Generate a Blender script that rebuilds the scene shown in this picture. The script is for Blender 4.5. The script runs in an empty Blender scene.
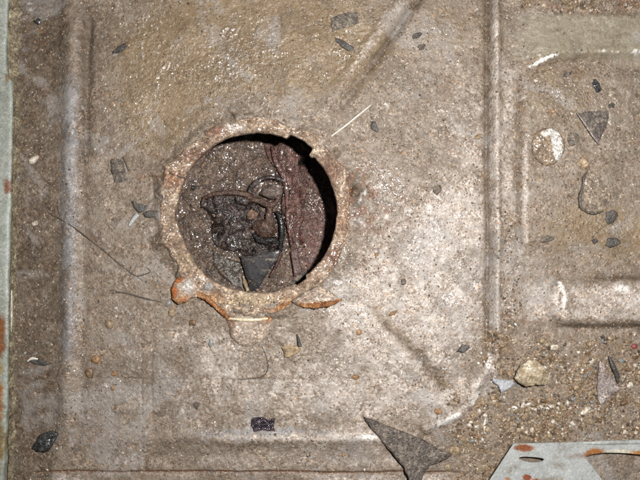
import bpy, math, random
import numpy as np
from mathutils import Vector

rng = np.random.default_rng(7)
random.seed(7)
S = bpy.context.scene
COL = S.collection

# ------------------------------------------------------------------ camera
CAMH = 0.628                                  # metres above the sheet metal
cd = bpy.data.cameras.new('camera')
cam = bpy.data.objects.new('camera', cd)
COL.objects.link(cam)
cam.location = (0, 0, CAMH)
cam.rotation_euler = (0, 0, 0)
cd.sensor_width = 36.0
cd.lens = 36.0 * CAMH / 0.640
cd.clip_start = 0.01
cd.clip_end = 20
S.camera = cam

# ------------------------------------------------------------------ light: the camera's own flash, up and right of the lens
w = bpy.data.worlds.new('World')
S.world = w
w.use_nodes = True
w.node_tree.nodes['Background'].inputs['Color'].default_value = (0.9, 0.95, 1.0, 1)
w.node_tree.nodes['Background'].inputs['Strength'].default_value = 0.05
ld = bpy.data.lights.new('flash', 'POINT')
ld.energy = 32.0
ld.color = (1.0, 0.985, 0.965)
ld.shadow_soft_size = 0.011
flash = bpy.data.objects.new('flash', ld)
COL.objects.link(flash)
flash.location = (0.098, 0.066, CAMH + 0.01)
S.view_settings.view_transform = 'Standard'
S.view_settings.look = 'None'
S.view_settings.exposure = 0.0
S.view_settings.gamma = 1.0
S.view_settings.use_curve_mapping = False
S.render.engine = 'CYCLES'
S.cycles.use_denoising = False
S.cycles.max_bounces = 5
S.cycles.filter_width = 1.7

# ------------------------------------------------------------------ numpy helpers (photo units: 1 unit = 1 mm, x right, y down)
def sst(a, b, t):
    t = np.clip((t - a) / (b - a), 0, 1)
    return t * t * (3 - 2 * t)
def hsh(ix, iy, seed):
    n = (ix.astype(np.int64) * 374761393 + iy.astype(np.int64) * 668265263 + seed * 974711) & 0x7fffffff
    n = ((n ^ (n >> 13)) * 1274126177) & 0x7fffffff
    n = ((n ^ (n >> 16)) * 1911520717) & 0x7fffffff
    return ((n ^ (n >> 15)) & 0xffff) / 65535.0
def vn(x, y, sc, seed=0):
    x = np.asarray(x, float) / sc + 1000; y = np.asarray(y, float) / sc + 1000
    ix = np.floor(x); iy = np.floor(y)
    fx = x - ix; fy = y - iy
    fx = fx * fx * (3 - 2 * fx); fy = fy * fy * (3 - 2 * fy)
    a = hsh(ix, iy, seed); b = hsh(ix + 1, iy, seed)
    c = hsh(ix, iy + 1, seed); d = hsh(ix + 1, iy + 1, seed)
    return (a * (1 - fx) + b * fx) * (1 - fy) + (c * (1 - fx) + d * fx) * fy
def fbm(x, y, sc, seed=0, octv=4):
    s = 0; amp = 1; tot = 0
    for k in range(octv):
        s = s + vn(x, y, sc / 2 ** k, seed + 17 * k) * amp
        tot += amp; amp *= 0.55
    return s / tot
def ga(t, wd):
    return np.exp(-(t / wd) ** 2)
def blob(x, y, cx, cy, rx, ry):
    return np.exp(-(((x - cx) / rx) ** 2 + ((y - cy) / ry) ** 2))
def sd_poly(x, y, pts):
    """distance to a polyline"""
    best = np.full(np.shape(x), 1e9)
    for (x0, y0), (x1, y1) in zip(pts[:-1], pts[1:]):
        dx, dy = x1 - x0, y1 - y0
        t = np.clip(((x - x0) * dx + (y - y0) * dy) / (dx * dx + dy * dy), 0, 1)
        best = np.minimum(best, np.hypot(x - x0 - t * dx, y - y0 - t * dy))
    return best
HX, HY, HR = 257.0, 213.0, 79.5               # the hole
def box(x, y, x0, x1, y0, y1, s):
    return sst(x0 - s, x0 + s, x) * (1 - sst(x1 - s, x1 + s, x)) * sst(y0 - s, y0 + s, y) * (1 - sst(y1 - s, y1 + s, y))

EDGE = [(428, 428), (455, 416), (469, 402), (473, 388), (488, 370)]
DIAG = [(426, -12), (398, 28), (372, 64), (338, 112)]
STRUT = [(352, 294), (376, 312), (396, 333), (414, 352), (428, 370), (442, 384)]

def gravel_mask(x, y):
    n = fbm(x, y, 38, 5) - .5
    m = box(x + n * 40, y + n * 34, 486, 760, 333, 446, 9)
    m = np.maximum(m, box(x + n * 30, y + n * 30, 452, 520, 398, 540, 10) * .9)
    m = np.maximum(m, box(x, y + n * 9, 521, 760, -40, 13, 4))
    m = np.maximum(m, .35 * box(x + n * 8, y + n * 40, 500, 519, 215, 340, 6))
    m = np.maximum(m, .6 * ga(sd_poly(x, y, STRUT), 7))
    m = m * (.2 + .8 * sst(.38, .58, fbm(x, y, 26, 6, 4))) * sst(5, 10, sd_poly(x, y, EDGE))
    return m

def hf(x, y):
    """height of the sheet in mm"""
    x = np.asarray(x, float); y = np.asarray(y, float)
    wob = (fbm(x, y, 60, 3) - .5)
    z = (fbm(x, y, 120, 1) - .5) * 4.5 + (fbm(x, y, 26, 2) - .5) * 1.9
    # left: channel, shoulder, groove
    xs = x + wob * 9 + (y - 240) * 0.012
    on = sst(8, 40, y) * (1 - sst(405, 455, y))
    z += -3.0 * (1 - sst(52, 66, xs)) * (1 - sst(440, 470, y))
    z += 4.6 * ga(xs - 70, 8.0) * on
    z += -4.5 * ga(xs - 84, 5.0) * sst(0, 28, y) * (1 - sst(140, 190, y))
    z += -1.0 * ga(xs - 84, 5) * sst(140, 190, y) * (1 - sst(380, 430, y))
    # diagonal groove
    d = sd_poly(x, y, DIAG)
    z += -5.0 * ga(d + wob * 2, 5.0) * (.35 + .65 * sst(120, 30, y))
    z += 2.6 * ga(sd_poly(x + 11, y + 7, DIAG), 8)
    # long vertical swage
    xv = x + wob * 3
    onv = 1 - sst(335, 388, y)
    z += (-4.5 * ga(xv - 488, 3.6) + 4.4 * ga(xv - 496, 4.4)) * onv
    z += 2.0 * sst(490, 497, xv) * onv
    # raised pad right of x=520
    z += (3.4 * sst(517, 525, xv) - 2.0 * ga(xv - 517, 3)) * sst(64, 80, y) * (1 - sst(238, 256, y))
    # upper right raised sheet with rolled lower edge
    ye = 56 + 12 * (1 - sst(522, 566, x)) - 3.5 * sst(580, 650, x)
    z += 7.5 * (1 - sst(ye - 1, ye + 8, y + wob * 3)) * sst(508, 552, x)
    z += 1.4 * ga(y - ye + 3, 5) * sst(522, 552, x)
    # lower right raised pad with round left end
    t = np.hypot(np.minimum(x - 566, 0) * 1.0, np.maximum(np.abs(y - 301) - 6, 0) * 1.15)
    z += 7.0 * (1 - sst(11, 25, t + wob * 4))
    z += 0.8 * ga(t - 17, 4)
    z += -1.2 * ga(y - 328 + wob * 5, 4) * sst(540, 580, x) - 1.0 * ga(y - 277 + wob * 5, 4) * sst(565, 610, x)
    # raised border at the bottom
    yb = 438 + wob * 6
    z += 4.4 * ga(y - yb, 7) * sst(120, 210, x) * (1 - sst(395, 430, x))
    z += 5.0 * ga(sd_poly(x + wob * 10, y + wob * 6, EDGE), 5.0) * (.45 + fbm(x, y, 18, 8))
    ds = sd_poly(x + wob * 14, y - wob * 10, STRUT)
    z += (-2.2 * ga(ds, 6) + 1.8 * ga(ds - 14, 7)) * (.5 + fbm(x, y, 20, 18)) * sst(292, 340, y)
    z += -1.6 * ga(y - 455, 8) * sst(60, 100, x) * (1 - sst(400, 440, x))
    # lapped sheet edge along the bottom
    yl = 471.5 + (fbm(x, y * 0, 30, 9) - .5) * 3
    z += -2.2 * sst(yl - 1.2, yl + 1.2, y) * sst(25, 45, x) * (1 - sst(440, 480, x))
    z += -1.0 * ga(y - yl - 1.5, 1.6) * sst(25, 45, x) * (1 - sst(440, 480, x))
    # faint pressed rectangle lines lower middle
    z += -.6 * ga(x - 151 + wob * 4, 1.6) * box(x, y, 130, 180, 350, 430, 10)
    z += -.6 * ga(y - 379 + wob * 6, 1.3) * box(x, y, 90, 320, 370, 390, 6)
    z += -.5 * ga(x - 141 + wob * 4, 1.3) * box(x, y, 120, 180, 340, 440, 10)
    # sludge heaped round the hole
    r = np.hypot(x - HX, y - HY)
    z += 1.6 * ga(r - 100, 16) * (.5 + fbm(x, y, 16, 21))
    z += 2.0 * blob(x, y, 352, 200, 20, 30) * (fbm(x, y, 10, 22) - .1) + 1.4 * blob(x, y, 345, 265, 14, 14)
    z += -2.0 * ga(r - 100, 4.5) * (.2 + .8 * sst(-20, 40, HX - x)) * sst(.35, .6, fbm(x, y, 30, 24))
    z += 5.0 * ga(r - 99, 9) * sst(.5, .68, fbm(x, y, 24, 23))
    # loose dirt
    gm = gravel_mask(x, y)
    z += gm * (1.0 + 2.6 * (fbm(x, y, 12, 31) - .4))
    z += (vn(x, y, 3.2, 41) - .5) * (.55 + .5 * gm) + (vn(x, y, 1.7, 42) - .5) * (.45 + .4 * gm)
    smooth = box(x, y, 480, 760, 20, 54, 6) * .6 * sst(495, 545, x)
    z -= ((vn(x, y, 3.2, 41) - .5) * .55 + (vn(x, y, 1.7, 42) - .5) * .45) * smooth
    return z

def masks(x, y):
    n1 = fbm(x, y, 26, 51, 5); n2 = fbm(x, y, 9, 52, 4); n3 = fbm(x, y, 70, 53, 4); n4 = vn(x, y, 2.2, 54)
    wob = fbm(x, y, 60, 3) - .5
    def rough(m, k=1.1, lo=.18, hi=.72):
        return sst(lo, hi, m + (n1 * .5 + n2 * .5 - .5) * k + (n4 - .5) * .35) * sst(.02, .12, m)
    xs = x + wob * 9 + (y - 240) * 0.012
    xv = x + wob * 3
    pale = (.85 * blob(x, y, 440, 290, 62, 62) + .62 * blob(x, y, 372, 322, 60, 50) + .5 * blob(x, y, 455, 220, 42, 50)
            + .5 * blob(x, y, 285, 388, 90, 34) + .3 * blob(x, y, 130, 410, 80, 50) + .42 * blob(x, y, 205, 348, 40, 26)
            + .5 * blob(x, y, 425, 385, 45, 34) + .3 * blob(x, y, 385, 262, 40, 36) + .35 * blob(x, y, 350, 420, 60, 30)
            + .4 * blob(x, y, 470, 130, 30, 60) + .5 * ga(sd_poly(x, y, STRUT) - 16, 7) + .5 * ga(sd_poly(x, y, EDGE), 4.5))  # EDGE term lightens the lit flank of the border ridge
    pale = pale + .62 * box(x, y, 528, 760, 283, 320, 8) + .35 * box(x, y, 499, 516, 70, 225, 6)
    pale = pale + 1.0 * ga(xv - 494.5, 3.0) * sst(-120, 150, y) * (1 - sst(362, 380, y)) + .7 * ga(xv - 523.5, 3) * sst(120, 150, y) * (1 - sst(236, 250, y))  # lit flanks of the swage and pad lightened in the colour
    pale = pale + .5 * ga(y - 436 + wob * 6, 4) * sst(190, 240, x) * (1 - sst(385, 420, x)) + .5 * sst(473, 477, y) * sst(30, 60, x) * (1 - sst(430, 470, x)) * sst(.42, .6, n3)  # highlight painted along the bottom border, then pale patches below the lap
    pale = pale + .3 * ga(sd_poly(x + 11, y + 7, DIAG), 9) + .25 * box(x, y, 170, 430, 445, 470, 8)
    pale = np.clip(rough(np.clip(pale, 0, 1)), 0, 1)
    olive = (.95 * blob(x, y, 235, 40, 110, 60) + .7 * blob(x, y, 160, 110, 50, 60) + .5 * blob(x, y, 330, 40, 60, 60) + .75 * blob(x, y, 600, 232, 70, 34)
             + .5 * blob(x, y, 560, 100, 60, 50) + .4 * blob(x, y, 440, 30, 60, 40))
    olive = rough(np.clip(olive, 0, 1), .8)
    green = (.75 + .4 * n1) * rough(.95 * box(x, y, 480, 760, 17, 60, 5) * sst(488, 550, x) + .3 * box(x, y, 600, 760, 60, 150, 20) + .3 * box(x, y, 525, 545, 90, 150, 8), .5)
    grav = np.clip(gravel_mask(x, y) * (.7 + .6 * n2), 0, 1)
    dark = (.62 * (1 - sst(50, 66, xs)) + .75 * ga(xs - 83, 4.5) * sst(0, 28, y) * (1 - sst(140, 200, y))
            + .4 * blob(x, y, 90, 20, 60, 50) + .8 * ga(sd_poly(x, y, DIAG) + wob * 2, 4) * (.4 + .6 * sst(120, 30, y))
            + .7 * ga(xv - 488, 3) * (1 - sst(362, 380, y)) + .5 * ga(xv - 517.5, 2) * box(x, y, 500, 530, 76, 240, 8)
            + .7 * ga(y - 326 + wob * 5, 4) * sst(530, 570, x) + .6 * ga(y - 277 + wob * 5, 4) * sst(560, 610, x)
            + .55 * ga(y - 17, 4) * sst(528, 560, x) + .4 * blob(x, y, 95, 250, 16, 30) + .7 * ga(np.hypot(x - HX, y - HY) - 101, 5) * (.3 + .7 * sst(-20, 40, HX - x))  # ring term paints shade outside the collar, strongest on its left
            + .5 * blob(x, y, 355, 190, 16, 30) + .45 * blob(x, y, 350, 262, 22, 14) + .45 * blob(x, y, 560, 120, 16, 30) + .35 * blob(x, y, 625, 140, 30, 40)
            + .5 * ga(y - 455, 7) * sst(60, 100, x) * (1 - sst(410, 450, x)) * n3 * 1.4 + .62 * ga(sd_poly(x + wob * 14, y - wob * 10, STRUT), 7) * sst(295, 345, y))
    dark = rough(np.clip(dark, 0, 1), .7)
    yl = 471.5 + (fbm(x, y * 0, 30, 9) - .5) * 3
    line = ga(y - yl - .6, 1.5) * sst(28, 60, x) * (1 - sst(430, 470, x))
    blue = rough(.95 * ga(xs - 69.5, 8) * sst(50, 110, y) * (1 - sst(320, 400, y)) + .35 * blob(x, y, 95, 425, 40, 40)
                 + .6 * ga(y - 432 + wob * 6, 4) * box(x, y, 200, 330, 420, 450, 10) + .35 * blob(x, y, 240, 105, 50, 14), .8)  # bluish highlight painted on the bottom border, then a plain blob
    white = sst(.40, .80, .95 * ga(sd_poly(x, y, [(438, 424), (457, 413)]), 3.2) + .8 * ga(sd_poly(x, y, [(470, 404), (476, 393)]), 3.4)  # highlights painted on lit edges; the strip by the gravel is a scrape
                + .9 * ga(sd_poly(x, y, [(488, 366), (492, 345)]), 2.4) * (.3 + n2) + .95 * ga(sd_poly(x, y, [(508, 409), (524, 404), (538, 407), (553, 408)]), 3.0)
                + .9 * ga(sd_poly(x, y, [(557, 283), (561, 295), (561, 310)]), 3.0) * (.5 + n2 * .8) + .7 * ga(sd_poly(x, y, [(484, 430), (487, 414)]), 2.5)
                + .8 * blob(x, y, 618, 288, 9, 5) + .75 * ga(sd_poly(x, y, [(528, 68), (545, 60), (556, 57)]), 2.2) + .5 * ga(y - 54.5, 2.5) * sst(570, 600, x)
                + .8 * ga(y - 436, 2.5) * box(x, y, 340, 378, 420, 450, 5) * (.4 + n2) + (n1 - .5) * .9 + (n2 - .5) * .8 + (n4 - .5) * .5)
    top = box(x, y + (n1 - .5) * 8, 521, 760, -40, 13, 4)
    dark = np.clip(dark + .55 * top * sst(.3, .6, n2), 0, 1)
    rust = np.clip(1.0 * line + .6 * top * sst(.4, .6, n1) + .75 * sst(.46, .62, fbm(x, y, 7, 62)) * (1.2 * blob(x, y, 362, 195, 22, 34) + .7 * blob(x, y, 400, 215, 34, 30) + .5 * blob(x, y, 150, 190, 26, 26)) + .5 * sst(.62, .74, fbm(x, y, 14, 61)) * (.25 + blob(x, y, 350, 200, 40, 60) + blob(x, y, 165, 190, 20, 40) + .6 * box(x, y, 480, 760, 320, 440, 20)), 0, 1)
    wet = np.clip(.9 * olive + 1.0 * blob(x, y, 362, 220, 42, 74) + .8 * blob(x, y, 430, 300, 80, 80) + .3 * blob(x, y, 400, 130, 70, 50) + .5 * blob(x, y, 620, 190, 24, 20) + .22, 0, 1) * (.2 + .95 * sst(.38, .62, fbm(x, y, 60, 57, 4))) * (1 - .6 * green) * (1 - .5 * (1 - sst(40, 64, xs)))
    return dict(pale=pale, olive=olive, green=green, grav=grav, dark=dark, blue=blue, white=white, rust=rust, wet=wet, line=line)

def hz(x, y):
    return float(hf(np.array([x]), np.array([y]))[0])
def W(x, y, z=0.0):
    """photo position at height z (mm) -> world metres, undoing perspective"""
    k = (CAMH - z / 1000) / CAMH
    return ((x - 320) / 1000 * k, (240 - y) / 1000 * k, z / 1000)

# ------------------------------------------------------------------ mesh / object helpers
def mesh_np(name, V, F, mat, attrs=None, smooth=True):
    me = bpy.data.meshes.new(name)
    V = np.asarray(V, np.float32); F = np.asarray(F, np.int32)
    k = F.shape[1]
    me.vertices.add(len(V)); me.vertices.foreach_set('co', V.ravel())
    me.loops.add(F.size); me.loops.foreach_set('vertex_index', F.ravel())
    me.polygons.add(len(F))
    me.polygons.foreach_set('loop_start', np.arange(0, F.size, k, dtype=np.int32))
    me.polygons.foreach_set('loop_total', np.full(len(F), k, np.int32))
    me.update(calc_edges=True)
    me.polygons.foreach_set('use_smooth', np.full(len(F), smooth, bool))
    for nm, arr in (attrs or {}).items():
        a = me.color_attributes.new(nm, 'FLOAT_COLOR', 'POINT')
        c = np.ones((len(V), 4), np.float32)
        c[:, :arr.shape[1]] = arr
        a.data.foreach_set('color', c.ravel())
    me.materials.append(mat)
    return me
def link(name, me, parent=None):
    o = bpy.data.objects.new(name, me); COL.objects.link(o)
    if parent: o.parent = parent
    return o
def pymesh(name, V, F, mat, smooth=True):
    me = bpy.data.meshes.new(name)
    me.from_pydata([tuple(v) for v in V], [], [tuple(f) for f in F])
    me.update()
    for p in me.polygons: p.use_smooth = smooth
    me.materials.append(mat)
    return me
def tag(o, label, cat, group=None):
    o['label'] = label; o['category'] = cat
    if group: o['group'] = group
    return o
def empty(name, x, y, z, label, cat, group=None):
    o = bpy.data.objects.new(name, None); COL.objects.link(o)
    o.empty_display_size = .01
    return tag(o, label, cat, group)

# ------------------------------------------------------------------ materials
class NT:
    def __init__(self, name):
        self.m = bpy.data.materials.new(name); self.m.use_nodes = True
        self.t = self.m.node_tree; self.n = self.t.nodes; self.l = self.t.links
        self.b = self.n['Principled BSDF']
    def new(self, ty, **kw):
        nd = self.n.new(ty)
        for k, v in kw.items(): setattr(nd, k, v)
        return nd
    def put(self, sock, v):
        if hasattr(v, 'is_output') or isinstance(v, bpy.types.NodeSocket): self.l.new(v, sock)
        elif isinstance(v, tuple) and len(v) == 3 and sock.type == 'RGBA': sock.default_value = (*v, 1)
        else: sock.default_value = v
    def pos(self):
        return self.new('ShaderNodeNewGeometry').outputs['Position']
    def noise(self, sc, detail=4, rough=.55, vec=None, dist=0):
        nd = self.new('ShaderNodeTexNoise')
        nd.inputs['Scale'].default_value = sc; nd.inputs['Detail'].default_value = detail
        nd.inputs['Roughness'].default_value = rough; nd.inputs['Distortion'].default_value = dist
        self.l.new(vec or self.pos(), nd.inputs['Vector'])
        return nd.outputs['Fac']
    def voro(self, sc, vec=None, feature='F1', out='Distance', rnd=1):
        nd = self.new('ShaderNodeTexVoronoi', feature=feature)
        nd.inputs['Scale'].default_value = sc; nd.inputs['Randomness'].default_value = rnd
        self.l.new(vec or self.pos(), nd.inputs['Vector'])
        return nd.outputs[out]
    def mix(self, f, a, b, mode='MIX'):
        nd = self.new('ShaderNodeMix', data_type='RGBA', blend_type=mode)
        self.put(nd.inputs[0], f); self.put(nd.inputs[6], a); self.put(nd.inputs[7], b)
        return nd.outputs[2]
    def math(self, op, a, b=0.0, c=0.0, clamp=False):
        nd = self.new('ShaderNodeMath', operation=op, use_clamp=clamp)
        self.put(nd.inputs[0], a); self.put(nd.inputs[1], b); self.put(nd.inputs[2], c)
        return nd.outputs[0]
    def rng(self, v, a, b, c=0.0, d=1.0):
        nd = self.new('ShaderNodeMapRange')
        nd.interpolation_type = 'SMOOTHSTEP'
        for k, q in enumerate((v, a, b, c, d)): self.put(nd.inputs[k], q)
        return nd.outputs[0]
    def ramp(self, v, stops, const=False):
        nd = self.new('ShaderNodeValToRGB')
        if const: nd.color_ramp.interpolation = 'CONSTANT'
        e = nd.color_ramp.elements
        while len(e) < len(stops): e.new(.5)
        for q, (p, c) in zip(e, stops): q.position = p; q.color = (*c, 1)
        self.l.new(v, nd.inputs['Fac'])
        return nd.outputs['Color']
    def bump(self, h, dist, strength=1, nrm=None):
        nd = self.new('ShaderNodeBump')
        nd.inputs['Distance'].default_value = dist; self.put(nd.inputs['Strength'], strength)
        self.l.new(h, nd.inputs['Height'])
        if nrm is not None: self.l.new(nrm, nd.inputs['Normal'])
        return nd.outputs['Normal']
    def sepc(self, c):
        nd = self.new('ShaderNodeSeparateColor'); self.l.new(c, nd.inputs[0]); return nd.outputs
    def attr(self, name):
        nd = self.new('ShaderNodeAttribute'); nd.attribute_name = name; return nd
    def spot(self, cx, cy, rx, ry, soft=.35, nz=None, k=.95):
        """soft ellipse in photo units on a flat part; real rust patches"""
        p = self.new('ShaderNodeVectorMath', operation='SUBTRACT')
        self.l.new(self.pos(), p.inputs[0]); p.inputs[1].default_value = ((cx - 320) / 1000, (240 - cy) / 1000, 0)
        q = self.new('ShaderNodeVectorMath', operation='MULTIPLY')
        self.l.new(p.outputs[0], q.inputs[0]); q.inputs[1].default_value = (1000 / rx, 1000 / ry, 0)
        le = self.new('ShaderNodeVectorMath', operation='LENGTH'); self.l.new(q.outputs[0], le.inputs[0])
        v = le.outputs['Value']
        if nz is not None: v = self.math('ADD', v, self.math('MULTIPLY', self.math('SUBTRACT', nz, .5), k * 2))
        return self.rng(v, 1 + soft, 1 - soft)
    def grain(self, size, seedvec=None):
        """random value per grain cell of the given size in mm"""
        s = self.sepc(self.voro(1000 / size, out='Color'))
        return s[0], s[1], s[2]

def sheet_material():
    g = NT('dirty_sheet_metal')
    A = g.sepc(g.attr('ma').outputs['Color']); B = g.sepc(g.attr('mb').outputs['Color']); Cc = g.sepc(g.attr('mc').outputs['Color'])
    pale, olive, grav = A[0], A[1], A[2]
    dark, blue, white = B[0], B[1], B[2]
    rust, wet, green = Cc[0], Cc[1], Cc[2]
    big = g.noise(26, 5, .6); mid = g.noise(130, 5, .65); fine = g.noise(700, 4, .6)
    base = g.ramp(mid, [(.25, (.15, .119, .092)), (.5, (.230, .190, .152)), (.78, (.312, .270, .227))])
    c = g.mix(olive, base, g.ramp(big, [(.3, (.165, .118, .070)), (.55, (.222, .165, .102)), (.75, (.268, .208, .138))]))
    c = g.mix(green, c, g.ramp(mid, [(.3, (.19, .162, .115)), (.7, (.265, .24, .185))]))
    c = g.mix(g.math('MULTIPLY', pale, .9), c, g.ramp(mid, [(.28, (.338, .298, .260)), (.55, (.478, .438, .402)), (.75, (.61, .58, .545))]))
    c = g.mix(g.math('MULTIPLY', grav, .85), c, g.ramp(fine, [(.3, (.115, .070, .034)), (.55, (.225, .148, .078)), (.75, (.35, .25, .145))]))
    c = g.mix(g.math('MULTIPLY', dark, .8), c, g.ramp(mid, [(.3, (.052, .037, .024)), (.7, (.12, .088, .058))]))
    c = g.mix(g.math('MULTIPLY', blue, .85), c, g.ramp(fine, [(.3, (.145, .142, .146)), (.7, (.245, .243, .255))]))
    c = g.mix(g.math('MULTIPLY', rust, .8), c, (.16, .062, .025))
    # grains
    r1, r2, r3 = g.grain(1.55)
    q1, q2, q3 = g.grain(2.9)
    gs = g.math('MULTIPLY', g.math('SUBTRACT', 1.0, g.math('MULTIPLY', green, .6)), g.rng(g.noise(60, 3), .35, .65, .25, 1.0))
    gs = g.math('MULTIPLY', gs, g.math('SUBTRACT', .82, g.math('MULTIPLY', olive, .4)))
    gr = g.ramp(r1, [(0, (.45, .40, .37)), (.35, (.84, .80, .76)), (.75, (1.06, 1.03, 1.0)), (1, (1.75, 1.66, 1.58))])
    c = g.mix(gs, c, g.mix(1.0, c, gr, 'MULTIPLY'))
    gr2 = g.ramp(q2, [(0, (.5, .42, .36)), (.2, (.9, .88, .86)), (.8, (1.0, 1.0, 1.0)), (.94, (1.08, .97, .84)), (1, (1.25, .95, .68))])
    c = g.mix(g.math('MULTIPLY', gs, .85), c, g.mix(1.0, c, gr2, 'MULTIPLY'))
    c = g.mix(1.0, c, g.ramp(g.noise(48, 6, .68), [(.3, (.76, .72, .68)), (.48, (.96, .95, .94)), (.7, (1.08, 1.08, 1.08))]), 'MULTIPLY')
    c = g.mix(.8, c, g.mix(1.0, c, g.ramp(g.noise(210, 3, .6), [(.3, (.80, .76, .72)), (.5, (1, 1, 1)), (.72, (1.12, 1.12, 1.12))]), 'MULTIPLY'))
    c = g.mix(g.math('MULTIPLY', g.rng(g.noise(19, 8, .68, dist=.6), .52, .61), .5), c, g.ramp(fine, [(.3, (.085, .064, .046)), (.7, (.16, .125, .095))]))
    wipe = g.math('MULTIPLY', g.rng(g.noise(15, 6, .6, dist=1.0), .55, .63), .38)
    c = g.mix(wipe, c, g.ramp(fine, [(.3, (.27, .248, .232)), (.7, (.36, .34, .325))]))
    # crumbs of dark scale and pale dust, a few hairline scratches
    for size, colr, cut, rad in ((4.2, (.075, .052, .036), .55, .17), (3.1, (.50, .42, .33), .74, .16), (7.0, (.065, .045, .032), .6, .13), (5.5, (.30, .165, .09), .9, .17), (3.4, (.17, .085, .055), .62, .2)):
        vo = g.new('ShaderNodeTexVoronoi'); vo.inputs['Scale'].default_value = 1000 / size
        g.l.new(g.pos(), vo.inputs['Vector'])
        rc = g.sepc(vo.outputs['Color'])
        mk_ = g.math('MULTIPLY', g.rng(g.math('ADD', vo.outputs['Distance'], g.math('MULTIPLY', g.math('SUBTRACT', fine, .5), .25)), rad * 1.25, rad * .75), g.math('GREATER_THAN', rc[0], cut))
        mk_ = g.math('MULTIPLY', mk_, g.math('SUBTRACT', .85, g.math('MULTIPLY', g.math('MAXIMUM', green, blue), .5)))
        c = g.mix(mk_, c, colr)
    for rot, sc_ in ((.25, (900, 14, 1)), (1.35, (800, 18, 1)), (-.8, (850, 16, 1))):
        mp = g.new('ShaderNodeMapping'); mp.inputs['Rotation'].default_value = (0, 0, rot); mp.inputs['Scale'].default_value = sc_
        g.l.new(g.pos(), mp.inputs['Vector'])
        nn = g.noise(1.0, 2, .5, mp.outputs['Vector'])
        c = g.mix(g.math('MULTIPLY', g.rng(nn, .70, .78), .35), c, (.42, .38, .34))
        c = g.mix(g.math('MULTIPLY', g.rng(nn, .28, .22), .35), c, (.10, .078, .06))
    # highlights painted on lit edges, and a few white scrapes
    c = g.mix(g.math('MULTIPLY', white, .95), c, g.ramp(fine, [(.3, (.50, .47, .42)), (.6, (.72, .70, .66))]))
    g.put(g.b.inputs['Base Color'], c)
    ro = g.rng(g.noise(180, 4, .6), .3, .7, .38, .66)
    ro = g.math('ADD', g.math('SUBTRACT', ro, g.math('MULTIPLY', wet, .10)), g.math('MULTIPLY', dark, .12))
    ro = g.math('MAXIMUM', ro, .12)
    g.put(g.b.inputs['Roughness'], ro)
    g.put(g.b.inputs['Specular IOR Level'], g.math('ADD', .30, g.math('MULTIPLY', wet, .15)))
    v1 = g.math('SUBTRACT', 1.0, g.voro(1000 / 1.55))
    v2 = g.math('SUBTRACT', 1.0, g.voro(1000 / 2.9))
    h = g.math('ADD', g.math('MULTIPLY', v1, .7), g.math('MULTIPLY', v2, .6))
    h = g.math('ADD', h, g.math('MULTIPLY', g.noise(420, 3, .6), 1.0))
    bs = g.math('MULTIPLY', g.rng(g.noise(45, 3), .35, .62, .45, 1.0), g.math('SUBTRACT', 1.0, g.math('MULTIPLY', g.math('MAXIMUM', green, blue), .55)))
    g.put(g.b.inputs['Normal'], g.bump(h, .0008, bs))
    # oily film with a lumpier skin of its own
    ch = g.math('ADD', g.math('MULTIPLY', g.noise(120, 1, .5), 1.0), g.math('MULTIPLY', g.noise(300, 1, .5), .42))
    g.put(g.b.inputs['Coat Weight'], g.math('ADD', .05, g.math('MULTIPLY', wet, g.rng(g.noise(30, 5, .65), .44, .64, .03, .95)), clamp=True))
    g.b.inputs['Coat Roughness'].default_value = .19
    g.put(g.b.inputs['Coat Normal'], g.bump(ch, .0034, 1.0))
    return g.m

def crusty(name, cols, rough=(.35, .6), size=1.6, bump=.0008, grain=.7, spec=.45, nsc=90, spots=(), film=0, grime=0):
    """noise coloured, grainy; cols = dark, mid, light; spots = (cx,cy,rx,ry,colour,soft)"""
    g = NT(name)
    m = g.noise(nsc, 5, .62)
    c = g.ramp(m, [(.28, cols[0]), (.5, cols[1]), (.74, cols[2])])
    nz = g.noise(120, 5, .7)
    for (cx, cy, rx, ry, cc, sf) in spots:
        c = g.mix(g.spot(cx, cy, rx, ry, sf, nz), c, g.ramp(g.noise(400, 4, .65), [(.3, tuple(k * .55 for k in cc)), (.55, cc), (.8, tuple(min(1, k * 1.5) for k in cc))]))
    if grime:
        c = g.mix(g.math('MULTIPLY', g.rng(g.noise(42, 6, .7), .52, .70), grime), c, (.17, .135, .095))
        c = g.mix(g.math('MULTIPLY', g.rng(g.noise(330, 4, .6), .64, .70), grime), c, (.15, .085, .045))
        mp = g.new('ShaderNodeMapping'); mp.inputs['Rotation'].default_value = (0, 0, .5); mp.inputs['Scale'].default_value = (900, 22, 1)
        g.l.new(g.pos(), mp.inputs['Vector'])
        c = g.mix(g.math('MULTIPLY', g.rng(g.noise(1.0, 2, .5, mp.outputs['Vector']), .67, .74), grime * .7), c, (.24, .22, .19))
    if grain:
        r1, r2, r3 = g.grain(size)
        gr = g.ramp(r1, [(0, (.35, .30, .27)), (.4, (.8, .76, .72)), (.75, (1.1, 1.05, 1.0)), (1, (2.0, 1.85, 1.7))])
        c = g.mix(grain, c, g.mix(1.0, c, gr, 'MULTIPLY'))
    g.put(g.b.inputs['Base Color'], c)
    g.put(g.b.inputs['Roughness'], g.rng(g.noise(300, 4), .3, .7, rough[0], rough[1]))
    g.b.inputs['Specular IOR Level'].default_value = spec
    h = g.math('ADD', g.math('MULTIPLY', g.math('SUBTRACT', 1.0, g.voro(1000 / size)), .8), g.noise(700 / size, 5, .7))
    g.put(g.b.inputs['Normal'], g.bump(h, bump, 1.0))
    if film:
        ch = g.math('ADD', g.noise(105, 1, .5), g.math('MULTIPLY', g.noise(260, 1, .5), .40))
        g.put(g.b.inputs['Coat Weight'], g.math('MULTIPLY', g.rng(g.noise(30, 5, .65), .42, .58, .04, 1.0), film))
        g.b.inputs['Coat Roughness'].default_value = .17
        g.put(g.b.inputs['Coat Normal'], g.bump(ch, .0042, 1.0))
    return g.m

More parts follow.
